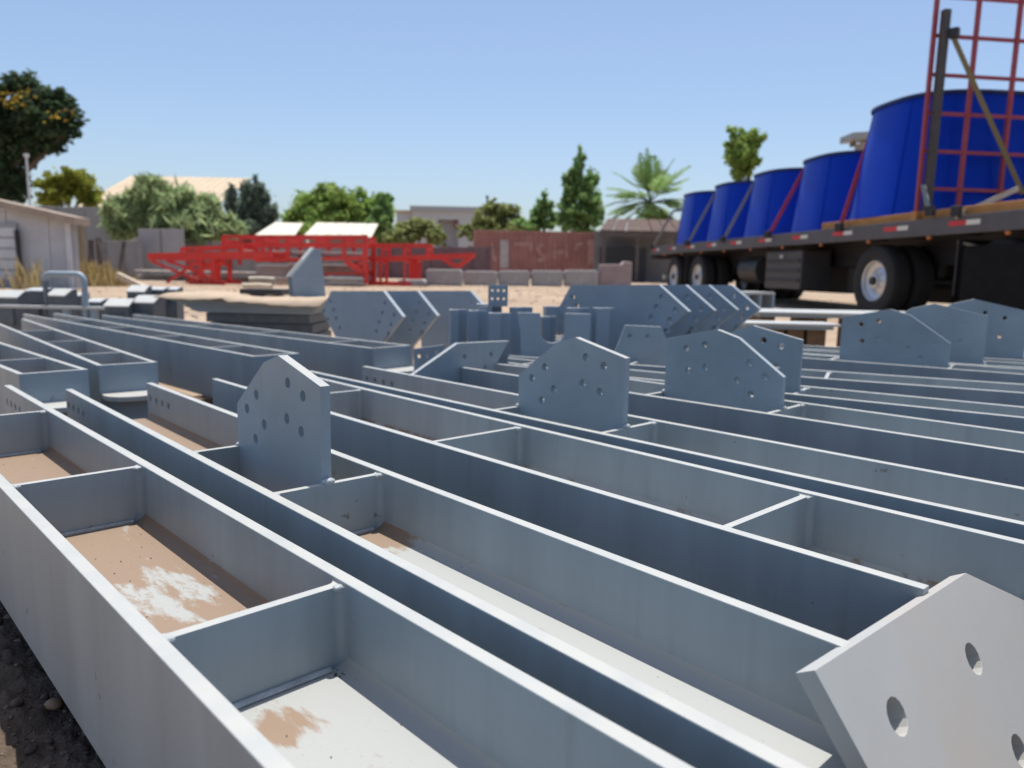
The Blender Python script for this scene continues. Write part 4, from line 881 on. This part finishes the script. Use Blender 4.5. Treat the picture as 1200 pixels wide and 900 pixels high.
# ================================================================== trees
def leaf_mat(name, col, isl=.5, trans=.5):
    m = mat(name, col, .6, 0, .15, .8, island=isl, spec=.25); nt = m.node_tree; b = nt.nodes['Principled BSDF']; o = [n for n in nt.nodes if n.type == 'OUTPUT_MATERIAL'][0]
    t = nt.nodes.new('ShaderNodeBsdfTranslucent'); src = b.inputs['Base Color'].links[0].from_socket
    nt.links.new(src, t.inputs[0]); x = nt.nodes.new('ShaderNodeMixShader'); x.inputs[0].default_value = trans
    nt.links.new(b.outputs[0], x.inputs[1]); nt.links.new(t.outputs[0], x.inputs[2]); nt.links.new(x.outputs[0], o.inputs[0]); return m
M_bark = mat('bark', (.10, .075, .055), .95, 0, .3, 6, .5, 30)
def tree(label, px, d, clumps, n, leaf, m, trunk_r=.18, name='tree', long=1.0, droop=0.0, sub=44, lean=0, base_z=None, up=0.0):
    """clumps: (px, py, rpx_x, rpx_y) ellipses in the picture at distance d, given equal depth; leaves gather in sub-clumps on their shells"""
    root, r0 = view_root(name, px, d); tag(root, label, 'tree'); zg = gz(d); mb = MB(); lm = MB()
    tops = []
    tot = sum(c[2]*c[3] for c in clumps)
    for (cx, cy, ax, ay) in clumps:
        q = rz(cx, cy, d); X0, Z0 = q[0]-r0, q[1]-zg; rx, rz_ = ax*d/F, ay*d/F; Y0 = rnd.uniform(-.3, .3)*rx
        tops.append((X0, Y0, Z0))
        ns = max(5, int(sub*math.sqrt(ax*ay)/22)); cs = []
        for k in range(ns):
            v = Vector((rnd.gauss(0, 1), rnd.gauss(0, 1), rnd.gauss(0, 1))).normalized(); rr = rnd.uniform(.35, 1.05)
            cs.append((Vector((X0+v.x*rx*rr, Y0+v.y*rx*.9*rr, Z0+v.z*rz_*rr)), rnd.uniform(.15, .33)))
        nn = int(1.5*n*ax*ay/tot)
        for k in range(nn):
            c, f_ = rnd.choice(cs) if rnd.random() < .985 else (Vector((X0, Y0, Z0)), .9); v = Vector((rnd.gauss(0, 1), rnd.gauss(0, 1), rnd.gauss(0, 1))).normalized()*abs(rnd.gauss(.75, .3))
            p = c+Vector((v.x*rx*f_, v.y*rx*f_, v.z*rz_*f_-droop*rnd.random()*rz_))
            if p.z < .05: continue
            L_ = leaf*rnd.uniform(.6, 1.3); a = Vector((rnd.gauss(0, 1), rnd.gauss(0, 1), rnd.gauss(0, .6)-droop*1.5+up)).normalized()
            b = a.cross(Vector((rnd.gauss(0, 1), rnd.gauss(0, 1), rnd.gauss(0, 1)))).normalized()
            a = a*L_*long; b = b*L_/long**.5*.55
            mb.add([p-a*.5, p+b*.5, p+a*.5, p-b*.5], [(0, 1, 2, 3)])
        lm_mid = (X0*.5+lean, Y0*.5, max(.3, Z0*.55))
    zmean = min(t[2] for t in tops)
    fork = (lean*.5, 0, max(.6, zmean*.55))
    lm.tube([(lean*0, 0, 0), (lean*.25, .02, fork[2]*.5), fork], trunk_r, 8, trunk_r*.7)
    tr_ = lm.build('trunk', M_bark, root, smooth=60)
    for t in tops:
        MB().tube([fork, ((fork[0]+t[0])*.5, t[1]*.5, (fork[2]+t[2])*.5+.1), t], trunk_r*.55, 6, trunk_r*.15).build('limb', M_bark, root, smooth=60)
    c = mb.build('crown', m, root); c['kind'] = 'stuff'
    return root
L_dark = leaf_mat('dark_leaves', (0.07, 0.11, 0.055)); L_yel = leaf_mat('yellow_green_leaves', (0.32, 0.34, 0.06)); L_lt = leaf_mat('light_leaves', (0.38, 0.46, 0.23), .5)
L_mid = leaf_mat('green_leaves', (0.31, 0.42, 0.11), .5); L_grey = leaf_mat('grey_green_leaves', (0.18, 0.23, 0.175)); L_ol = leaf_mat('olive_leaves', (0.31, 0.34, 0.13), .5); L_con = leaf_mat('conifer_leaves', (0.26, 0.4, 0.14), .5)
L_or = leaf_mat('orange_flowers', (.36, .24, .035))
big = tree('big dark green tree with orange patches over the tin shed', -25, 24, [(-20, 135, 40, 40), (30, 120, 34, 30), (60, 140, 30, 26), (70, 118, 14, 16), (0, 170, 32, 30), (35, 165, 26, 22), (5, 210, 22, 25), (-30, 200, 30, 40), (25, 100, 20, 12), (62, 170, 14, 10), (12, 192, 20, 22), (18, 222, 18, 18), (80, 150, 14, 12), (45, 150, 30, 26)], 15000, .19, L_dark, .3)
big.name = 'broadleaf_tree'
mb = MB()
for k in range(130):
    cx, cy = rnd.choice(((5, 118), (22, 122), (70, 136), (12, 112), (30, 110))); q = rz(cx+rnd.gauss(0, 6), cy+rnd.gauss(0, 4), 23.2); p = lw(q[0], 23.2+rnd.uniform(-.3, .5), q[1])-big.location
    p = Matrix.Rotation(YAW, 3, 'Z') @ p; s_ = .13
    a = Vector((rnd.gauss(0, 1), rnd.gauss(0, 1), rnd.gauss(0, 1))).normalized()*s_; b = a.cross(Vector((rnd.gauss(0, 1), rnd.gauss(0, 1), 1))).normalized()*s_*.6
    mb.add([p-a*.5, p+b*.5, p+a*.5, p-b*.5], [(0, 1, 2, 3)])
o = mb.build('blossom', L_or, big); o['kind'] = 'stuff'
tree('rounded yellow-green tree behind the tin shed roof', 82, 29, [(70, 222, 22, 18), (95, 222, 20, 20), (85, 212, 20, 14), (60, 232, 16, 12), (105, 234, 14, 12)], 6000, .17, L_yel, .14)
tree('broad light green bush with long leaves over the panel wall', 205, 26, [(150, 255, 22, 22), (175, 240, 20, 26), (205, 245, 26, 26), (235, 252, 24, 22), (180, 262, 36, 16), (225, 268, 34, 14), (262, 266, 18, 12), (180, 224, 8, 12), (140, 268, 12, 12)], 13000, .26, L_lt, .1, name='bush', long=2.1, droop=.0, up=.9)
tree('grey-green feathery conifer between bush and broad tree', 292, 42, [(272, 248, 10, 26), (292, 246, 14, 30), (303, 235, 9, 28), (316, 252, 9, 22), (285, 264, 24, 16)], 6500, .26, L_grey, .16, name='conifer_tree', long=1.6, up=1.0)
tree('broad bright green tree behind the cream roofs', 395, 44, [(365, 248, 30, 24), (395, 236, 30, 20), (425, 246, 26, 22), (448, 248, 14, 26), (350, 262, 20, 16), (390, 262, 40, 18), (440, 264, 18, 16), (380, 226, 18, 10)], 12000, .3, L_mid, .3, droop=.45, long=1.5)
tree('darker upright tree against the bright broad tree', 449, 43, [(449, 240, 10, 18), (446, 258, 14, 18)], 2500, .26, L_con, .14)
tree('olive shrub before the white building', 487, 38, [(475, 275, 18, 14), (495, 270, 18, 14), (512, 278, 12, 12), (460, 280, 10, 10)], 5000, .2, L_ol, .1, name='shrub')
tree('olive green tree behind the rusty container', 585, 43, [(572, 256, 16, 14), (592, 250, 20, 16), (605, 262, 16, 12), (580, 268, 30, 12), (552, 272, 14, 10), (578, 242, 8, 8)], 7000, .24, L_ol, .16)
tree('low green tree between container and tall pointed tree', 636, 42, [(640, 240, 10, 14), (636, 256, 16, 16), (620, 264, 14, 10)], 3500, .22, L_con, .14)
tree('tall pointed green tree behind the container', 680, 41, [(679, 192, 6, 18), (677, 210, 12, 18), (668, 222, 10, 22), (690, 222, 11, 24), (678, 238, 22, 20), (664, 250, 12, 22), (695, 246, 12, 24), (678, 260, 24, 14)], 10000, .22, L_con, .2, name='conifer_tree', up=.8, long=1.3)
tree('rounded green treetop rising behind the blue tubs', 870, 46, [(862, 164, 12, 14), (878, 166, 14, 14), (870, 180, 18, 16), (868, 198, 14, 14), (880, 190, 10, 12), (862, 184, 12, 18), (876, 176, 14, 18)], 8500, .24, L_mid, .2)
# palm
L_palm = leaf_mat('palm_leaves', (.19, .27, .09), .4)
d = 38; root, r0 = view_root('palm_tree', 757, d); tag(root, 'fan of palm fronds rising above the rusty roof', 'palm tree'); zg = gz(d)
zc = rz(757, 238, d)[1]-zg
MB().tube([(0, 0, 0), (.05, 0, zc*.5), (0, 0, zc)], .28, 10, .22).build('trunk', M_bark, root, smooth=60)
for k in range(40):
    az = k*2.399; el = math.radians(rnd.uniform(-28, 70) if k > 4 else rnd.uniform(65, 88)); L_ = rnd.uniform(1.9, 2.5); mb = MB(); pts = []
    dr0 = Vector((math.cos(az)*math.cos(el), math.sin(az)*math.cos(el), math.sin(el))); p = Vector((0, 0, zc)); dv = dr0.copy(); st_ = L_/12
    for j in range(13):
        pts.append(p.copy()); p = p+dv*st_; dv = (dv+Vector((0, 0, -.055))).normalized()
    side = dr0.cross(Vector((0, 0, 1)))
    side = side.normalized() if side.length > 1e-3 else Vector((1, 0, 0))
    for j in range(13):
        t = j/12
        if t < .28: continue
        ll = .75*math.sin(math.pi*min(1, .15+t*.8))+.12
        fw = (pts[min(12, j+1)]-pts[j-1]).normalized()
        for s_ in (-1, 1):
            e = (side*s_*.75+fw*.75+Vector((0, 0, -.12+rnd.uniform(-.12, .12)))).normalized()*ll; wv = fw.cross(e).normalized().cross(e).normalized()*.075
            q = pts[j]; mb.add([q-wv*.5, q+e*.5-wv, q+e, q+e*.5+wv, q+wv*.5], [(0, 1, 2, 3, 4)])
    mb.tube(pts[:11], .025, 4, .01)
    f_ = mb.build('frond', L_palm, root)
